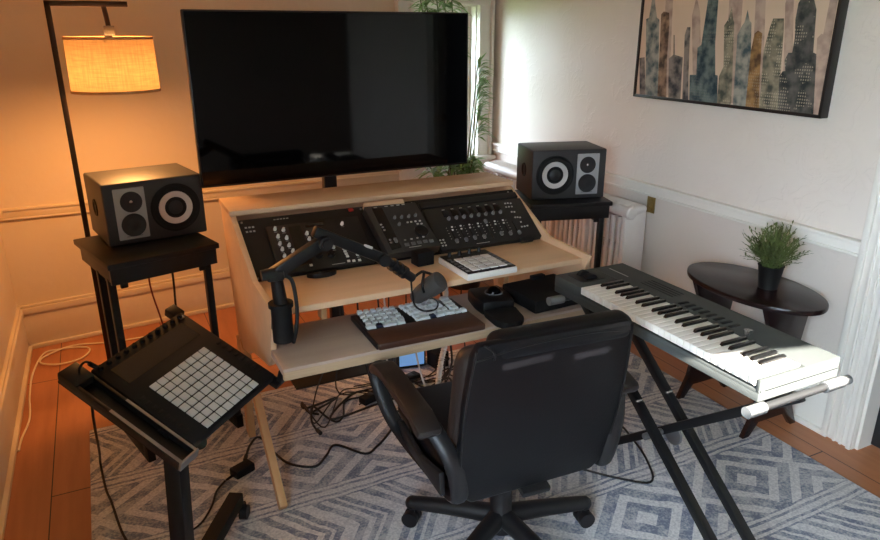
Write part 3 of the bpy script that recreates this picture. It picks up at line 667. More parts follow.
# local frame: x = PU, y = -PV (towards the display edge), z = PW
PM = Matrix(((PU.x, -PV.x, PW.x, 0), (PU.y, -PV.y, PW.y, 0), (PU.z, -PV.z, PW.z, 0), (0, 0, 0, 1)))
PE = PM.to_euler()
t = thing('grid_instrument', 'black grid controller with sixty-four grey pads tilted on the left front stand', 'pad instrument', Po, PE)
def st(s_, t_): return (s_*S, -t_*S)
x0, x1, y0, y1 = -.27*S, 1.29*S, -1.03*S, .70*S
m = MB(); m.box(((x0+x1)/2, (y0+y1)/2, -.019), (x1-x0, y1-y0, .034), bev=.004); m.build('body', M['matte'], t)
m = MB(); m.box(((x0+x1)/2, y1-.075, -.0012), ((x1-x0)*.8, .075, .001)); m.build('display', M['panel3'], t)
m = MB(); pw = S/8; m.box((0, 0, .0015), (pw*.88, pw*.86, .004), bev=.0015); src = m.build('pad', M['pad'], t); first = True
for i in range(8):
    for j in range(8):
        q = ((i+.5)*pw, -(j+.5)*pw, -.001)
        if first: src.location = q; first = False
        else: inst(src, q, parent=t)
knobs(t, [(x0+.022+(x1-x0-.044)*k/10, y1-.014) for k in range(11)], .008, .011, M['matte'], 'encoder', z=-.002, tick=False)
btns(t, [(sx, -.02-.024*k) for sx in (x0+.02, x1-.02) for k in range(8)], (.018, .011), M['matte'], z=-.0015, h=.0025)
m = MB(); m.box((x1-.02, y1-.02, -.001), (.018, .012, .002)); m.build('port_plate', M['steel'], t)
m = MB(); m.tube([(x0+.012, y1-.005, .004), (x0-.005, y1+.012, .028), (x0-.03, y1+.008, .024), (x0-.036, y1+.0, -.005)], .0035, 8); m.cyl((x0+.014, y1-.008, .004), (x0+.0, y1+.006, .022), .007, n=10); m.cyl((x0-.036, y1, .006), (x0-.036, y1, -.018), .008, n=10); m.build('power_plug', M['black'], t)

t = thing('instrument_stand', 'black rolling stand with side rails holding the tilted grid controller', 'stand', (.065, 1.85, .0))
sw = Matrix.Translation(Po) @ PM
def sp_(m, name, mat): return m.build(name, mat, t, mx=sw, world=True)
rx0, rx1 = -.585*S, -.29*S; ry0, ry1 = -1.10*S, .90*S
m = MB()
m.box(((rx0+rx1)/2, (ry0+ry1)/2, -.030), (rx1-rx0, ry1-ry0, .008)); m.box((rx0+.006, (ry0+ry1)/2, -.015), (.012, ry1-ry0, .034), bev=.003); m.box((rx1-.005, (ry0+ry1)/2, -.017), (.010, ry1-ry0, .03), bev=.003)
sp_(m, 'left_rail', M['black'])
m = MB(); m.box(((rx0+rx1)/2, ry0-.004, -.014), (rx1-rx0, .008, .034), bev=.002); m.box((rx0+.0055, (ry0+ry1)/2-.1, .003), (.009, .26, .0022)); m.box((rx1-.005, (ry0+ry1)/2-.1, -.0015), (.008, .26, .0022)); sp_(m, 'rail_trim', M['steel'])
m = MB(); m.box(((rx0+rx1)/2-.002, ry1-.035, -.008), (rx1-rx0-.004, .075, .03), bev=.004); sp_(m, 'rail_end', M['black'])
m = MB(); m.box((1.33*S, -.1*S, -.046), (.03, 2.05*S, .02), bev=.003); m.box((1.27*S, .80*S, -.022), (.04, .05, .03), bev=.004); m.box((1.40*S, -1.09*S, -.02), (.03, .02, .06), bev=.003); sp_(m, 'right_rail', M['black'])
m = MB(); m.box((.5*S, -.2*S, -.048), (1.7*S, .2, .02), bev=.003); sp_(m, 'support_plate', M['black'])
PX, PY = .036, 1.80
m = MB(); m.bar((PX, PY, .06), (PX+.03, PY+.05, .555), .05, .05, up=(.6, .8, 0), bev=.003); post = m.build('post', M['black'], t, world=True)
m = MB(); m.cyl((PX+.0, PY+.03, .575), (PX+.11, PY+.1, .60), .022, n=16); m.cyl((.125, 1.80, .545), (.13, 1.79, .552), .02, n=14); m.build('tilt_joint', M['plast'], t, world=True)
c1 = V3((.250, 2.135, .085)); c0 = V3((PX, PY-.02, .085))
m = MB(); m.bar(c0, c1, .05, .045, bev=.003); m.build('base_leg', M['matte'], t, world=True)
m = MB(); m.bar(c0, (-.19, 1.62, .085), .05, .045, bev=.003); m.build('base_leg', M['black'], t, world=True)
for q in ((.268, 2.115), (-.175, 1.625)):
    m = MB(); m.cyl((q[0]-.012, q[1]+.006, .031), (q[0]+.012, q[1]-.006, .031), .026, n=20); m.box((q[0], q[1], .056), (.018, .018, .03)); m.build('caster', M['plast'], t, world=True)
# maker's oval badge near the foot of the post
m = MB(); dv = V3((.03, .05, .495)).normalized(); 
bx = V3((.8, -.6, 0)); 
badge_o = V3((PX, PY, .06))+dv*.14+V3((.8, -.6, 0)).normalized()*.0256
bmx = Matrix.Translation(badge_o) @ Matrix(((.6, dv.x, .8, 0), (.8, dv.y, -.6, 0), (0, dv.z, 0, 0), (0, 0, 0, 1)))
m.lathe([(.012, -.0006), (.012, .0006), (.0095, .0006), (.0095, -.0006), (.012, -.0006)], 24, bmx @ Matrix.Diagonal((1, 2.0, 1, 1)))
for k in (-.008, -.002, .004, .010): m._add(MB().box((0, k, 0), (.013, .0025, .001)).bm, bmx)
for k in range(4): m._add(MB().box((-.004+.004*(k % 2), -.04-.01*(k//2), 0), (.005, .004, .001)).bm, bmx)
m.build('badge', M['mark'], post, world=True)

# ------------------------------------------------------------------ office chair
t = thing('office_chair', 'black leather office chair on casters seen from behind in front of the desk', 'chair', (.993, 1.59, .0115), R(-4.5))
BX, BY = .022, .01
m = MB(); m.lathe([(.05, .07), (.05, .12), (.036, .14), (.034, .25), (.026, .25), (.026, .40), (0, .40)], 24, Matrix.Translation((BX, BY, 0))); m.build('gas_column', M['plast'], t)
for k in range(5):
    a = R(-79+3+72*k); dx, dy = math.cos(a), math.sin(a)
    m = MB(); m.tube([(BX+dx*.03, BY+dy*.03, .115), (BX+dx*.16, BY+dy*.16, .105), (BX+dx*.31, BY+dy*.31, .088)], .026, 10, rr=lambda u: .034-.010*u); m.sph((BX+dx*.315, BY+dy*.315, .086), .025, n=12); m.build('base_leg', M['plast'], t)
    m = MB(); px_, py_ = -dy, dx
    for s in (-1, 1): m.cyl((BX+dx*.318+px_*s*.006, BY+dy*.318+py_*s*.006, .0285), (BX+dx*.318+px_*s*.027, BY+dy*.318+py_*s*.027, .0285), .0285, n=20)
    m.cyl((BX+dx*.315, BY+dy*.315, .028), (BX+dx*.315, BY+dy*.315, .085), .009, n=10); m.build('caster', M['plast'], t)
m = MB(); m.box((BX, .0, .395), (.2, .26, .03), bev=.008); m.cyl((.1, .02, .395), (.27, -.08, .39), .006, n=8); m.box((.28, -.09, .39), (.045, .03, .018), bev=.006); m.build('tilt_mechanism', M['plast'], t)
def cushion(m, c, size, bev, rot=None): m.box(c, size, rot, bev, 4)
m = MB(); cushion(m, (.01, .04, .44), (.52, .50, .085), .04); cushion(m, (.01, .05, .478), (.48, .46, .05), .025); m.build('seat', M['leather'], t)
# backrest: built upright, then leaned back a little
lean = Matrix.Translation((-.008, -.238, .424)) @ Matrix(((1, 0, .05, 0), (0, 1, 0, 0), (0, 0, 1, 0), (0, 0, 0, 1))) @ Matrix.Rotation(R(5.5), 4, 'X')
W2 = .244
prof = [(-W2+.05, -.022), (W2-.05, -.01), (W2-.01, .03), (W2, .10), (W2+.003, .30), (W2-.004, .45), (W2-.02, .482), (-W2+.02, .482), (-W2+.004, .45), (-W2-.003, .30), (-W2, .10), (-W2+.01, .02)]
XZ = Matrix(((1, 0, 0, 0), (0, 0, 1, 0), (0, 1, 0, 0), (0, 0, 0, 1)))
m = MB(); m.prism(prof, .03, XZ, bev=.009); back_ = m.build('backrest_shell', M['leather'], t, mx=lean)
m = MB(); cushion(m, (0, .072, .222), (.497, .105, .43), .05); m.build('backrest_cushion', M['leather_lamplit'], t, mx=lean)
m = MB(); cushion(m, (.035, .04, .450), (.43, .09, .075), .037); m.build('headroll', M['leather'], t, mx=lean)
m = MB()
m.tube([(-W2+.012, -.002, .44), (-.1, -.003, .462), (.1, -.003, .466), (W2-.012, -.002, .45)], .0022, 6)
m.tube([(-W2+.02, .0, .02), (-W2+.004, .0, .12), (-W2, 0, .3), (-W2+.012, 0, .47)], .004, 6); m.tube([(W2-.02, .0, .02), (W2-.004, .0, .12), (W2, 0, .3), (W2-.012, 0, .47)], .004, 6)
m.tube([(-W2+.03, -.003, .485), (-W2+.06, -.004, .46), (-W2+.065, 0, .435)], .003, 6)
m.build('piping', M['black'], back_, mx=lean)
m = MB(); m.box((0, -.17, .41), (.09, .16, .02), (R(14), 0, 0), .004); m.build('back_bracket', M['plast'], t)
for s in (-1, 1):
    x = s*.315
    m = MB(); m.prism([(-.225, .655), (-.15, .675), (.10, .672), (.19, .662), (.245, .632), (.235, .60), (.17, .625), (.1, .638), (-.14, .64), (-.215, .622)], .075, Matrix.Translation((x-.0375, 0, 0)) @ YZ, bev=.016); m.build('arm_pad', M['armp'], t)
    m = MB()
    m.tube([(0, .18, .64), (0, .252, .618), (0, .268, .565), (-s*.012, .20, .47), (-s*.03, .11, .415), (-s*.042, -.06, .41), (-s*.05, -.20, .415), (-s*.05, -.235, .45), (-s*.035, -.235, .56), (-s*.012, -.18, .64)], .017, 10)
    for v in m.bm.verts: v.co.x = v.co.x*1.55+x
    m.build('arm_frame', M['plast'], t)
    m = MB(); m.prism([(-.21, .43), (.10, .41), (.17, .45), (.14, .47), (-.04, .455), (-.20, .50)], .016, Matrix.Translation((x-s*.04-.008, 0, 0)) @ YZ, bev=.004); m.build('arm_web', M['plast'], t)

# ------------------------------------------------------------------ piano keyboard on X stand
KX0, KX1, KY0, KY1, KZ = 1.382, 1.687, 1.0, 1.872, .83
t = thing('piano_keyboard', 'charcoal 49-key music keyboard on a crossed stand at the right', 'music keyboard', ((KX0+KX1)/2, (KY0+KY1)/2, .768))
def kp(m, name, mat): return m.build(name, mat, t, world=True)
ky0, ky1 = 1.014, 1.722; kb = 1.552
m = MB()
m.box(((KX0+KX1)/2, (KY0+KY1)/2, .782), (KX1-KX0, KY1-KY0, .028), bev=.004)
m.box(((kb+KX1)/2, (KY0+KY1)/2, .811), (KX1-kb, KY1-KY0, .038), bev=.004)
m.box(((KX0+kb)/2, (ky1+KY1)/2, .811), (kb-KX0, KY1-ky1, .038), bev=.003); m.box(((KX0+kb)/2, (KY0+ky0)/2-.0005, .811), (kb-KX0, ky0-KY0-.001, .038), bev=.003)
m.box((KX0+.004, (KY0+KY1)/2, .797), (.008, KY1-KY0, .012), bev=.002)
kp(m, 'body', M['piano'])
kw = (ky1-ky0)/29
m = MB(); m.box((0, 0, 0), (kb-KX0-.006, kw-.0014, .024), bev=.0018); src = m.build('white_key', M['ivory'], t)
base = V3(t.location)
for k in range(29):
    q = V3(((KX0+kb)/2-.004, ky1-(k+.5)*kw, .821))-base
    if k == 0: src.location = q
    else: inst(src, q, parent=t)
m = MB(); m.prism([(-.054, 0), (.042, 0), (.042, .011), (-.046, .011)], .0118, Matrix(((1, 0, 0, 0), (0, 0, 1, -.0059), (0, 1, 0, 0), (0, 0, 0, 1))), bev=.0015); src = m.build('black_key', M['ebony'], t); first = True
for k in range(28):
    if k % 7 in (0, 1, 3, 4, 5):
        q = V3((kb-.052, ky1-(k+1)*kw+(.002 if k % 7 in (0, 3) else -.002 if k % 7 in (1, 5) else 0), .8305))-base
        if first: src.location = q; first = False
        else: inst(src, q, parent=t)
for y in (1.785, 1.825):
    m = MB(); m.cyl((1.47, y-.009, .822), (1.47, y+.009, .822), .026, n=24); kp(m, 'bend_wheel', M['matte'])
m = MB(); m.prism([(-.05, -.042), (.05, -.042), (.05, .042), (-.05, .042)], .003, Matrix.Translation((1.47, 1.805, .829))); kp(m, 'wheel_plate', M['black'])
m = MB(); m.box((1.60, 1.79, .8305), (.003, .10, .001)); kp(m, 'lettering', M['mark'])
for k in range(8):
    m = MB(); y = 1.47-.0287*k; m.box((1.592, y, .831), (.040, .0125, .003), bev=.001); s_ = kp(m, 'slider', M['matte'])
m = MB()
for k in range(4): m.box((1.60+.016*k, 1.60, .8304), (.004, .15, .001))
kp(m, 'vent_marks', M['matte'])
m = MB(); m.cyl((1.575, 1.208, .829), (1.575, 1.208, .846), .011, n=18); m.box((1.575, 1.198, .844), (.016, .003, .007)); kp(m, 'volume_knob', M['chrome'])
m = MB(); m.box((KX0+.16, KY0-.0005, .797), (.28, .001, .002)); kp(m, 'end_seam', M['matte'])

t = thing('keyboard_stand', 'black crossed-leg metal stand under the 49-key music keyboard', 'keyboard stand', (1.535, 1.4, .0115))
def kp(m, name, mat): return m.build(name, mat, t, world=True)
zt = .752; zf = .030
for x in (1.47, 1.60):
    m = MB(); m.bar((x, 1.83, zt), (x, .915, zf), .028, .028, bev=.003); kp(m, 'leg', M['black'])
m = MB(); m.bar((1.535, .99, zt), (1.535, 1.90, zf), .028, .028, bev=.003); kp(m, 'leg', M['black'])
piv = V3((1.535, 1.43, .40))
m = MB(); m.cyl(piv-V3((.085, 0, 0)), piv+V3((.085, 0, 0)), .012, n=14); m.lathe([(.035, 0), (.035, .008), (0, .008)], 24, Matrix.Translation(piv+V3((.03, -.01, -.02))) @ Matrix.Rotation(PI/2, 4, 'Y')); kp(m, 'pivot_lock', M['steel'])
for y, zt in ((1.83, .752), (.9875, .760)):
    m = MB(); m.cyl((1.345, y, zt), (1.70, y, zt), .0105, n=16); kp(m, 'support_arm', M['rod'])
    for x0, x1 in ((1.33, 1.39), (1.62, 1.69), (1.69, 1.72)):
        m = MB(); m.cyl((x0, y, zt), (x1, y, zt), .0155 if x1 < 1.7 else .013, n=16); kp(m, 'rubber_sleeve', M['sleeve'])
for y in (.915, 1.90):
    m = MB(); m.cyl((1.31, y, zf), (1.76, y, zf), .016, n=16); kp(m, 'floor_bar', M['black'])
    for x in (1.31, 1.76):
        m = MB(); m.cyl((x-.02, y, zf), (x+.02, y, zf), .0185, n=16); kp(m, 'rubber_foot', M['plast'])

# ------------------------------------------------------------------ side table and potted plant
TC = V3((2.428, 1.873, .62))
t = thing('side_table', 'glossy dark espresso oval side table against the wall by the door', 'table', (TC.x, TC.y, 0))
m = MB(); el = [(.196*math.cos(2*PI*k/64), .325*math.sin(2*PI*k/64)) for k in range(64)]
m.prism(el, .024, Matrix.Translation((0, 0, .598)), bev=.007); m.build('top', M['espresso'], t)
legp = [(-.17, .01), (-.185, 0), (-.14, 0), (-.10, .06), (.10, .06), (.14, 0), (.185, 0), (.17, .01), (.125, .10), (.105, .25), (.10, .40), (.125, .52), (.165, .595), (-.165, .595), (-.125, .52), (-.10, .40), (-.105, .25), (-.125, .10)]
legp = [(-.155, .03), (-.17, 0), (-.135, 0), (-.08, .07), (.08, .07), (.135, 0), (.17, 0), (.155, .03), (.115, .12), (.095, .25), (.095, .40), (.115, .52), (.15, .597), (-.15, .597), (-.115, .52), (-.095, .40), (-.095, .25), (-.115, .12)]
for y in (-.185, .185):
    m = MB(); m.prism(legp, .022, Matrix(((1, 0, 0, .0), (0, 0, 1, y-.011), (0, 1, 0, 0), (0, 0, 0, 1))), bev=.002); m.build('leg_panel', M['espresso'], t)
m = MB(); m.prism([(-.185, .20), (.185, .20), (.185, .42), (-.185, .42)], .02, Matrix.Translation((-.01, 0, 0)) @ YZ, bev=.002); m.build('stretcher_panel', M['espresso'], t)
PP = V3((2.445, 1.815, .6225))
t = thing('potted_plant', 'small bushy green plant in a black pot on the oval side table', 'plant', PP)
m = MB(); m.lathe([(.038, 0), (.05, .095), (.053, .1), (.047, .1), (.044, .085), (0, .085)], 28); m.build('pot', M['pot'], t)
m = MB(); m.lathe([(.041, .086), (.02, .092), (0, .092)], 20); m.build('soil', M['soil'], t)
def leaf(m, p, d, L, w, up=V3((0, 0, 1)), fold=.15, droop=.25):
    d = d.normalized(); s = d.cross(up); s = s.normalized() if s.length > 1e-4 else V3((1, 0, 0)); u = s.cross(d)
    mid = p+d*L*.5+u*(-droop*.12*L); tip = p+d*L-up*droop*L*.5
    a = m.bm.verts.new(p); b = m.bm.verts.new(mid+s*w/2+u*w*fold); c = m.bm.verts.new(tip); e = m.bm.verts.new(mid-s*w/2+u*w*fold); k = m.bm.verts.new(mid)
    for f in ((a, k, b), (b, k, c), (a, e, k), (k, e, c)): m.bm.faces.new(f).material_index = m.mi
ms, ml = MB(), MB(); rnd = random.Random(5)
for k in range(190):
    a = rnd.uniform(0, 2*PI); el_ = R(rnd.uniform(22, 90)); L = rnd.uniform(.10, .175)*(.75+.35*math.sin(el_))
    d = V3((math.cos(a)*math.cos(el_), math.sin(a)*math.cos(el_), math.sin(el_))); p0 = V3((rnd.uniform(-.025, .025), rnd.uniform(-.025, .025), .088))
    p1 = p0+d*L*.55+V3((0, 0, .012)); p2 = p0+d*L
    if p2.x > .175: continue
    ms.tube([p0, p1, p2], .0011, 4, 3)
    for j in range(9):
        u = .3+.7*j/8; q = p0.lerp(p2, u)+V3((0, 0, .01*math.sin(u*PI))); dd = d+V3((rnd.uniform(-1, 1), rnd.uniform(-1, 1), rnd.uniform(-.5, .8)))*.75
        leaf(ml, q, dd, rnd.uniform(.016, .030), rnd.uniform(.005, .009))
ms.build('stems', M['stem'], t); ml.build('foliage', M['leaf2'], t, ang=180)

# ------------------------------------------------------------------ wall painting
t = thing('painting', 'framed watercolour skyline painting hanging on the right wall', 'painting', (2.595, 2.35, 1.31))
def pp_(m, name, mat): return m.build(name, mat, t, world=True)
ay0, ay1, az0_, az1_ = 1.818, 2.915, 1.318, 2.06
m = MB()
for y in (ay0+.006, ay1-.006): m.box((2.615, y, (az0_+az1_)/2), (.046, .014, az1_-az0_), bev=.002)
for z in (az0_+.006, az1_-.006): m.box((2.615, (ay0+ay1)/2, z), (.046, ay1-ay0, .014), bev=.002)
m.box((2.63, (ay0+ay1)/2, (az0_+az1_)/2), (.014, ay1-ay0, az1_-az0_)); pp_(m, 'frame', M['frameb'])
TM = [M['canvas'], tower_mat('wash_teal', rgb(62, 80, 84), rgb(158, 154, 142), .0), tower_mat('wash_slate', rgb(50, 50, 52), rgb(138, 126, 116), .0), tower_mat('wash_brown', rgb(70, 52, 40), rgb(156, 124, 100), .0),
      tower_mat('wash_deep_teal', rgb(30, 54, 62), rgb(104, 116, 112), .08), tower_mat('wash_gold', rgb(78, 54, 32), rgb(162, 122, 74), .2), tower_mat('wash_olive', rgb(68, 72, 62), rgb(148, 138, 116), .5),
      tower_mat('wash_pink', rgb(158, 132, 120), rgb(190, 164, 146), .0), tower_mat('wash_dark', rgb(36, 42, 42), rgb(96, 92, 86), .45)]
m = MB(); m.box((2.612, (ay0+ay1)/2, (az0_+az1_)/2), (.022, ay1-ay0-.02, az1_-az0_-.02))
ART = [
 (7, [(2.724, 1.337), (2.765, 1.99), (2.722, 1.99), (2.662, 1.342)]), (7, [(2.501, 1.339), (2.569, 1.715), (2.553, 1.80), (2.52, 1.728), (2.449, 1.344)]), (7, [(2.317, 1.34), (2.37, 1.9), (2.3, 1.93), (2.244, 1.339)]),
 (7, [(2.166, 1.339), (2.226, 1.85), (2.18, 1.87), (2.104, 1.331)]), (7, [(2.002, 1.334), (2.068, 1.755), (2.045, 1.86), (2.027, 1.742), (1.956, 1.332)]), (7, [(1.852, 1.33), (1.875, 1.622), (1.87, 1.83), (1.84, 1.83), (1.834, 1.33)]),
 (2, [(2.873, 1.325), (2.9, 1.514), (2.862, 1.519), (2.828, 1.329)]),
 (1, [(2.83, 1.325), (2.877, 1.705), (2.857, 1.712), (2.851, 1.765), (2.841, 1.85), (2.819, 1.764), (2.8, 1.711), (2.782, 1.701), (2.736, 1.326)]),
 (3, [(2.741, 1.326), (2.773, 1.726), (2.757, 1.739), (2.719, 1.732), (2.709, 1.681), (2.701, 1.509), (2.678, 1.328)]),
 (2, [(2.664, 1.326), (2.689, 1.517), (2.661, 1.537), (2.673, 1.629), (2.667, 1.629), (2.651, 1.537), (2.596, 1.527), (2.582, 1.328)]),
 (2, [(2.569, 1.329), (2.6, 1.629), (2.59, 1.665), (2.569, 1.665), (2.565, 1.615), (2.548, 1.455), (2.528, 1.328)]),
 (4, [(2.523, 1.327), (2.539, 1.448), (2.498, 1.45), (2.51, 1.573), (2.489, 1.585), (2.479, 1.823), (2.45, 2.0), (2.423, 1.82), (2.406, 1.589), (2.383, 1.456), (2.368, 1.454), (2.35, 1.33)]),
 (6, [(2.352, 1.33), (2.36, 1.451), (2.341, 1.494), (2.368, 1.671), (2.348, 1.698), (2.339, 1.751), (2.323, 1.698), (2.314, 1.684), (2.286, 1.469), (2.269, 1.33)]),
 (1, [(2.26, 1.328), (2.287, 1.631), (2.268, 1.671), (2.258, 1.684), (2.251, 1.735), (2.232, 1.689), (2.221, 1.681), (2.203, 1.566), (2.184, 1.329)]),
 (5, [(2.19, 1.329), (2.203, 1.566), (2.197, 1.638), (2.181, 1.65), (2.158, 1.639), (2.138, 1.463), (2.117, 1.328)]),
 (6, [(2.117, 1.328), (2.128, 1.463), (2.138, 1.568), (2.125, 1.655), (2.115, 1.697), (2.062, 1.697), (2.054, 1.651), (2.039, 1.494), (2.023, 1.326)]),
 (7, [(1.856, 1.33), (1.897, 1.621), (1.882, 1.638), (1.856, 1.631), (1.833, 1.33)]),
 (8, [(1.97, 1.326), (2.028, 1.533), (2.016, 1.563), (1.998, 1.564), (1.997, 1.62), (2.008, 1.693), (2.006, 1.753), (1.987, 1.79), (1.96, 1.9), (1.95, 1.79), (1.921, 1.728), (1.903, 1.567), (1.888, 1.562), (1.855, 1.327)]),
 (8, [(2.023, 1.326), (2.04, 1.468), (2.029, 1.489), (2.002, 1.493), (1.967, 1.326)])]
for i, (k, pl) in enumerate(ART):
    m.mi = k; m.quad([(2.6008-.00012*i, y, z) for y, z in pl])
m.mi = 0; pp_(m, 'canvas', TM)

# ------------------------------------------------------------------ radiator and brass plate
t = thing('radiator', 'white cast iron column radiator along the right wall below the rail', 'radiator', (2.53, 3.4, 0))
y0, y1, NS = 2.715, 4.22, 32; pitch = (y1-y0)/NS
def section(wide):
    m = MB()
    for x in (-.055, .055):
        r = .0155 if not wide else .02
        m.tube([(x, 0, .70), (x, 0, .42), (x, 0, .13)], r*.8, 8, 2, rr=lambda u: r*(.82+.16*math.cos(u*4*PI)))
    m.sph((0, 0, .738), .036, (2.3, .6, 1.0), 14); m.sph((0, 0, .50), .026, (2.6, .75, .5), 12); m.sph((0, 0, .125), .04, (2.3, .6, .9), 14)
    m.cyl((-.055, -pitch/2, .735), (-.055, pitch/2, .735), .03, n=12); m.cyl((-.055, -pitch/2, .125), (-.055, pitch/2, .125), .026, n=12)
    if wide: m.box((0, 0, .43), (.15, pitch*.74, .60), bev=.012)
    return m
sa = sb = None
for k in range(NS):
    q = (-.01, y0+(k+.5)*pitch-3.4, 0); wide = (k % 7 == 0)
    if wide:
        if sb is None: sb = section(True).build('end_section', M['rad'], t); sb.location = q
        else: inst(sb, q, parent=t)
    else:
        if sa is None: sa = section(False).build('section', M['rad'], t); sa.location = q
        else: inst(sa, q, parent=t)
for y in (y0+.03, y1-.03):
    for x in (-.055, .055):
        m = MB(); m.cyl((x, y-3.4, 0), (x, y-3.4, .12), .02, .016, n=12); m.build('foot', M['rad'], t)
m = MB(); m.lathe([(.036, 0), (.036, .012), (.028, .02), (0, .022)], 20, Matrix.Translation((-.062, y0-3.4, .735)) @ Matrix.Rotation(PI/2, 4, 'X')); m.build('end_boss', M['rad'], t)
t = thing('brass_wall_plate', 'small aged brass plate fixed to the right wall under the rail by the radiator', 'wall plate', (2.638, 2.742, .765))
m = MB(); m.box((-.004, 0, 0), (.008, .055, .105), bev=.002); m.build('plate', M['brass'], t)
m = MB(); m.cyl((-.008, 0, .02), (-.016, 0, .02), .01, n=12); m.cyl((-.008, 0, -.025), (-.016, 0, -.025), .01, n=12); m.box((-.012, 0, .058), (.012, .012, .02), bev=.002); m.build('screw_heads', M['brass'], t)

# ------------------------------------------------------------------ tall plant by the window
t = thing('bamboo_plant', 'tall leafy bamboo-like plant behind the television at the window', 'plant', (2.1, 3.88, 0))
m = MB(); m.lathe([(.11, 0), (.15, .28), (.155, .3), (.14, .3), (.135, .27), (0, .27)], 28); m.build('pot', M['pot'], t)
m = MB(); m.lathe([(.136, .272), (.08, .28), (0, .28)], 20); m.build('soil', M['soil'], t)
ms, ml = MB(), MB(); rnd = random.Random(11)
stems = [((-.27, .12, 1.90), 1), ((-.22, .16, 1.94), 1), ((-.16, .12, 1.92), 1), ((-.10, .14, 1.94), 1), ((-.05, .12, 1.90), 1), ((.15, .12, 1.46), 0), ((.14, .10, 1.30), 0), ((.13, .08, 1.12), 0), ((-.24, .05, .84), 2), ((-.14, .05, .86), 2), ((0, .04, .88), 2), ((.1, .06, .86), 2), ((-.06, .05, .84), 2), ((.05, .0, .85), 2)]
for (ex, ey, ez), tall in stems:
    b0 = V3((rnd.uniform(-.06, .06), rnd.uniform(-.05, .05), .27)); e0 = V3((ex, ey, ez)); P = [b0, b0.lerp(e0, .4)+V3((0, 0, .06)), b0.lerp(e0, .75)+V3((0, 0, .03)), e0]
    ms.tube(P, .006, 6, 5, rr=lambda u: .007-.004*u)
    for k in range(64 if tall == 1 else 34):
        u = rnd.uniform(.72, 1.0) if tall == 1 else rnd.uniform(.82, 1.0); q = b0.lerp(e0, u)+V3((0, 0, .04*math.sin(u*PI)))
        a = rnd.uniform(0, 2*PI); dd = V3((math.cos(a), math.sin(a)*.8, rnd.uniform(-.35, .6)))
        if tall == 0: dd = V3((rnd.uniform(.1, 1), rnd.uniform(-.7, .2), rnd.uniform(-.2, .8)))
        leaf(ml, q, dd, rnd.uniform(.09, .16), rnd.uniform(.020, .032), droop=.5)
ms.build('stems', M['stem'], t); ml.build('foliage', M['leaf'], t, ang=180)

# ------------------------------------------------------------------ cables and odds and ends
def cable(pts, r, mat, label, cat='cable', name='cable', group=None, plug=None):
    if plug:
        t = thing(name, label, cat, pts[0], 0, group); m = MB(); m.tube(pts, r, 6, 6); m.build('cord', mat, t, world=True)
        for a, b, rr_ in plug: m = MB(); m.cyl(a, b, rr_, n=10); m.build('plug', mat, t, world=True)
        return t
    m = MB(); m.tube(pts, r, 6, 6); o = m.build(name, mat); tag(o, label, cat, group); return o
zr = .016
cable([(-.49, 2.95, .006), (-.485, 3.05, .006), (-.465, 3.22, .006), (-.478, 3.45, .006), (-.478, 3.7, .006), (-.44, 3.93, .006), (-.36, 3.955, .006), (-.25, 3.93, .006), (-.215, 3.87, .007), (-.26, 3.77, .010), (-.36, 3.745, .011), (-.445, 3.80, .011), (-.43, 3.88, .011), (-.30, 3.965, .010), (-.1, 3.93, .006), (.15, 3.92, .006)], .0045, M['cablew'], 'thin cream cable looped on the floorboards along the left baseboard')
cable([(-.125, 2.03, .70), (-.14, 2.08, .55), (-.17, 2.5, .18), (-.185, 2.66, .03), (-.172, 2.5, zr), (-.155, 2.40, zr), (-.13, 2.22, zr), (-.10, 2.1, zr), (-.05, 1.9, zr)], .0045, M['cable'], 'thin black cable falling from the grid controller rail to the rug edge')
cable([(.12, 3.1, .80), (.105, 3.1, .6), (.135, 3.15, .38), (.16, 3.15, .12), (.25, 3.2, .01)], .004, M['cord'], 'thin dark red cable hanging below the left speaker stand')
cable([(.20, 3.1, .80), (.205, 3.12, .6), (.202, 3.16, .4), (.21, 3.15, .1), (.3, 3.25, .01)], .005, M['cable'], 'straight black cable hanging below the left speaker stand')
cable([(-.05, 2.95, .016), (-.03, 2.88, .09), (.0, 2.84, .06), (.05, 2.86, .03), (.1, 2.8, .03)], .005, M['cord'], 'short dark red cable loop by the foot of the left speaker stand')
cable([(.34, 2.462, zr), (.372, 2.53, zr+.012), (.421, 2.573, zr+.012), (.455, 2.45, zr), (.491, 2.35, zr), (.575, 2.287, zr), (.64, 2.34, zr), (.698, 2.395, zr), (.785, 2.281, zr), (.85, 2.31, zr), (.908, 2.358, zr), (1.0, 2.45, zr)], .005, M['cable'], 'long black cable snaking over the rug past the pine front leg, plug by the adapter', plug=[((.335, 2.45, zr+.002), (.345, 2.475, zr+.004), .008)])
cable([(.66, 2.53, zr), (.655, 2.60, zr+.01), (.694, 2.717, zr+.012), (.73, 2.62, zr), (.758, 2.563, zr), (.80, 2.6, zr), (.845, 2.711, zr), (.92, 2.72, zr), (1.03, 2.671, zr)], .0048, M['cable'], 'short black cable with a plug lying on the rug under the desk', plug=[((.66, 2.535, zr+.002), (.665, 2.50, zr+.004), .009)])
t = thing('power_adapter', 'black power adapter brick on the rug beside the pine front leg of the desk', 'power adapter', (.312, 2.378, .011), R(25))
m = MB(); m.box((0, 0, .018), (.085, .05, .034), bev=.005); m.build('brick', M['matte'], t)
m = MB(); m.cyl((-.042, 0, .014), (-.075, 0, .010), .006, .004, n=10); m.build('strain_relief', M['matte'], t)
m = MB(); m.tube([(.24, 2.345, .02), (.20, 2.30, zr), (.17, 2.22, zr), (.12, 2.14, zr), (.05, 2.10, zr), (-.02, 2.06, zr), (-.03, 1.98, zr), (.02, 1.9, zr)], .0038, 6); m.build('cord', M['cable'], t, world=True)
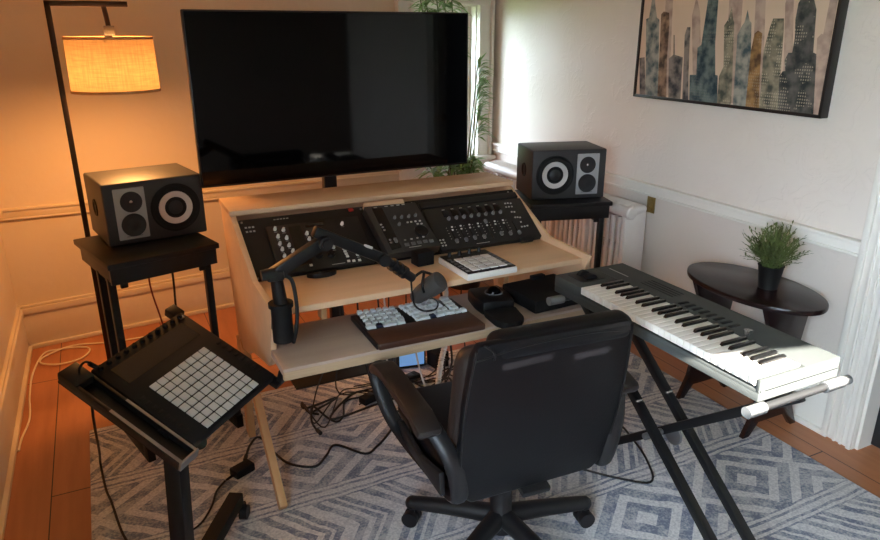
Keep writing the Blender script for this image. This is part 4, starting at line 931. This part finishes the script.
# under-desk tangle
rnd = random.Random(3)
for k in range(15):
    x = .72+.055*k+rnd.uniform(-.03, .03); hang = k % 3 != 0
    P = [(x, 2.74, rnd.uniform(.75, .80)), (x+rnd.uniform(-.06, .06), 2.72, .45), (x+rnd.uniform(-.10, .10), 2.67, .12)] if hang else [(x, 2.66, zr)]
    for q in range(3 if hang else 5):
        P.append((min(1.58, max(.66, P[-1][0]+rnd.choice((-1, 1))*rnd.uniform(.10, .26))), rnd.uniform(2.48, 2.80), zr+rnd.uniform(0, .03)))
    cable(P, rnd.choice([.0032, .004, .0055]), M['cable'], 'black cable in the tangle on the rug under the desk', group='tangled cables under the desk')
for k, (x, lb) in enumerate(((1.02, 'thin grey cable hanging under the desk left of the blue screen'), (1.165, 'thin grey cable hanging under the desk right of the blue screen'))):
    cable([(x, 2.70, .8), (x+.01, 2.64, .5), (x-.01, 2.58, .25), (x+.03, 2.5, .05), (x+.12, 2.45, zr)], .0045, M['conduit'], lb)
m = MB(); pts = [(1.36, 2.72, .70), (1.365, 2.70, .45), (1.35, 2.66, .28), (1.30, 2.62, .16), (1.27, 2.6, .03)]
m.tube(pts, .014, 10, 24, rr=lambda u: .0135+.0022*math.sin(u*260)); tag(m.build('cable_sleeve', M['conduit']), 'white ribbed cable sleeve curving down under the desk', 'cable sleeve')
t = thing('power_strip', 'black power strip lying on the rug under the desk', 'power strip', (1.08, 2.72, .0115), R(20))
m = MB(); m.box((0, 0, .018), (.36, .05, .034), bev=.005); m.build('case', M['matte'], t)
m = MB()
for k in range(5): m.box((-.13+.065*k, 0, .036), (.03, .03, .003), bev=.001)
m.build('sockets', M['plast'], t)
t = thing('small_screen', 'small device with a pale blue lit screen on the floor under the desk', 'device', (1.27, 2.9, .0115), R(-10))
m = MB(); m.box((0, .02, .055), (.15, .05, .11), bev=.005); m.build('case', M['black'], t)
m = MB(); m.box((0, -.006, .057), (.13, .002, .085)); m.build('screen', M['blue'], t)
t = thing('junction_box', 'black box with plugs beside the blue lit screen under the desk', 'box', (1.40, 2.86, .0115), R(8))
m = MB(); m.box((0, 0, .045), (.08, .09, .085), bev=.005); m.build('case', M['matte'], t)
m = MB(); m.cyl((-.015, -.045, .05), (-.015, -.07, .05), .012, n=12); m.cyl((.018, -.045, .06), (.018, -.068, .06), .01, n=12); m.build('plugs', M['plast'], t)
cable([(1.66, 2.25, .016), (1.75, 2.15, zr), (1.86, 2.02, zr), (1.84, 1.88, zr), (1.78, 1.72, zr), (1.7, 1.62, zr), (1.60, 1.7, zr), (1.5, 1.82, zr), (1.38, 1.92, zr)], .0045, M['cable'], 'thin black cable on the rug beneath the music keyboard')
cable([(1.93, 3.2, .81), (1.90, 3.12, .86), (1.86, 3.02, .83), (1.80, 2.92, .70), (1.76, 2.85, .4), (1.7, 2.8, .02)], .007, M['cable'], 'black cable drooping from the back of the right studio monitor')

# ------------------------------------------------------------------ light, world, camera
def light(name, typ, loc, energy, col, **kw):
    l = bpy.data.lights.new(name, typ); l.energy = energy; l.color = col
    for k, v in kw.items():
        if k == 'portal': l.cycles.is_portal = v
        else: setattr(l, k, v)
    o = bpy.data.objects.new(name, l); C.objects.link(o); o.location = loc; return o
light('lamp_bulb', 'POINT', LAMP, 40, (1, .44, .13), shadow_soft_size=.08)
o = light('sun', 'SUN', (0, -4, 4), 62, (1, .95, .88), angle=R(.32)); o.rotation_euler = SD.to_track_quat('-Z', 'Y').to_euler()
wd = bpy.data.worlds.new('sky'); bpy.context.scene.world = wd; wd.use_nodes = True
nt = wd.node_tree; bg = nt.nodes['Background']
bg.inputs[0].default_value = (.70, .84, 1, 1); 
g = NG(nt); tc = nt.nodes.new('ShaderNodeTexCoord'); spx = nt.nodes.new('ShaderNodeSeparateXYZ'); nt.links.new(tc.outputs['Generated'], spx.inputs[0])
nt.links.new(g.m('MULTIPLY', g.m('ADD', .09, g.m('MAXIMUM', 0, g.m('MULTIPLY', spx.outputs[0], -.98))), 31.0), bg.inputs[1])
o = light('portal_back', 'AREA', BM @ V3(((ws0+ws1)/2, .17, (wz0+wz1)/2)), 1, (1, 1, 1), shape='RECTANGLE', size=ws1-ws0, size_y=wz1-wz0, portal=True); o.rotation_euler = (R(-90), 0, PH)
o = light('portal_left', 'AREA', (XL-.17, (LY0+LY1)/2, (LZ0+LZ1)/2), 1, (1, 1, 1), shape='RECTANGLE', size=LZ1-LZ0, size_y=LY1-LY0, portal=True); o.rotation_euler = (0, R(-90), 0)

cam = bpy.data.cameras.new('camera'); co = bpy.data.objects.new('camera', cam); C.objects.link(co)
co.location = (0, 0, 1.65); co.rotation_euler = (R(90-19.3), 0, R(-26.3)); cam.sensor_width = 36; cam.lens = 684/880*36; cam.clip_start = .05
sc = bpy.context.scene; sc.camera = co
vs = sc.view_settings; vs.view_transform = 'Standard'; vs.look = 'None'; vs.gamma = 1; vs.use_curve_mapping = False; vs.exposure = .36
sc.cycles.max_bounces = 8; sc.cycles.diffuse_bounces = 5; sc.cycles.use_denoising = True; sc.cycles.sample_clamp_indirect = 8
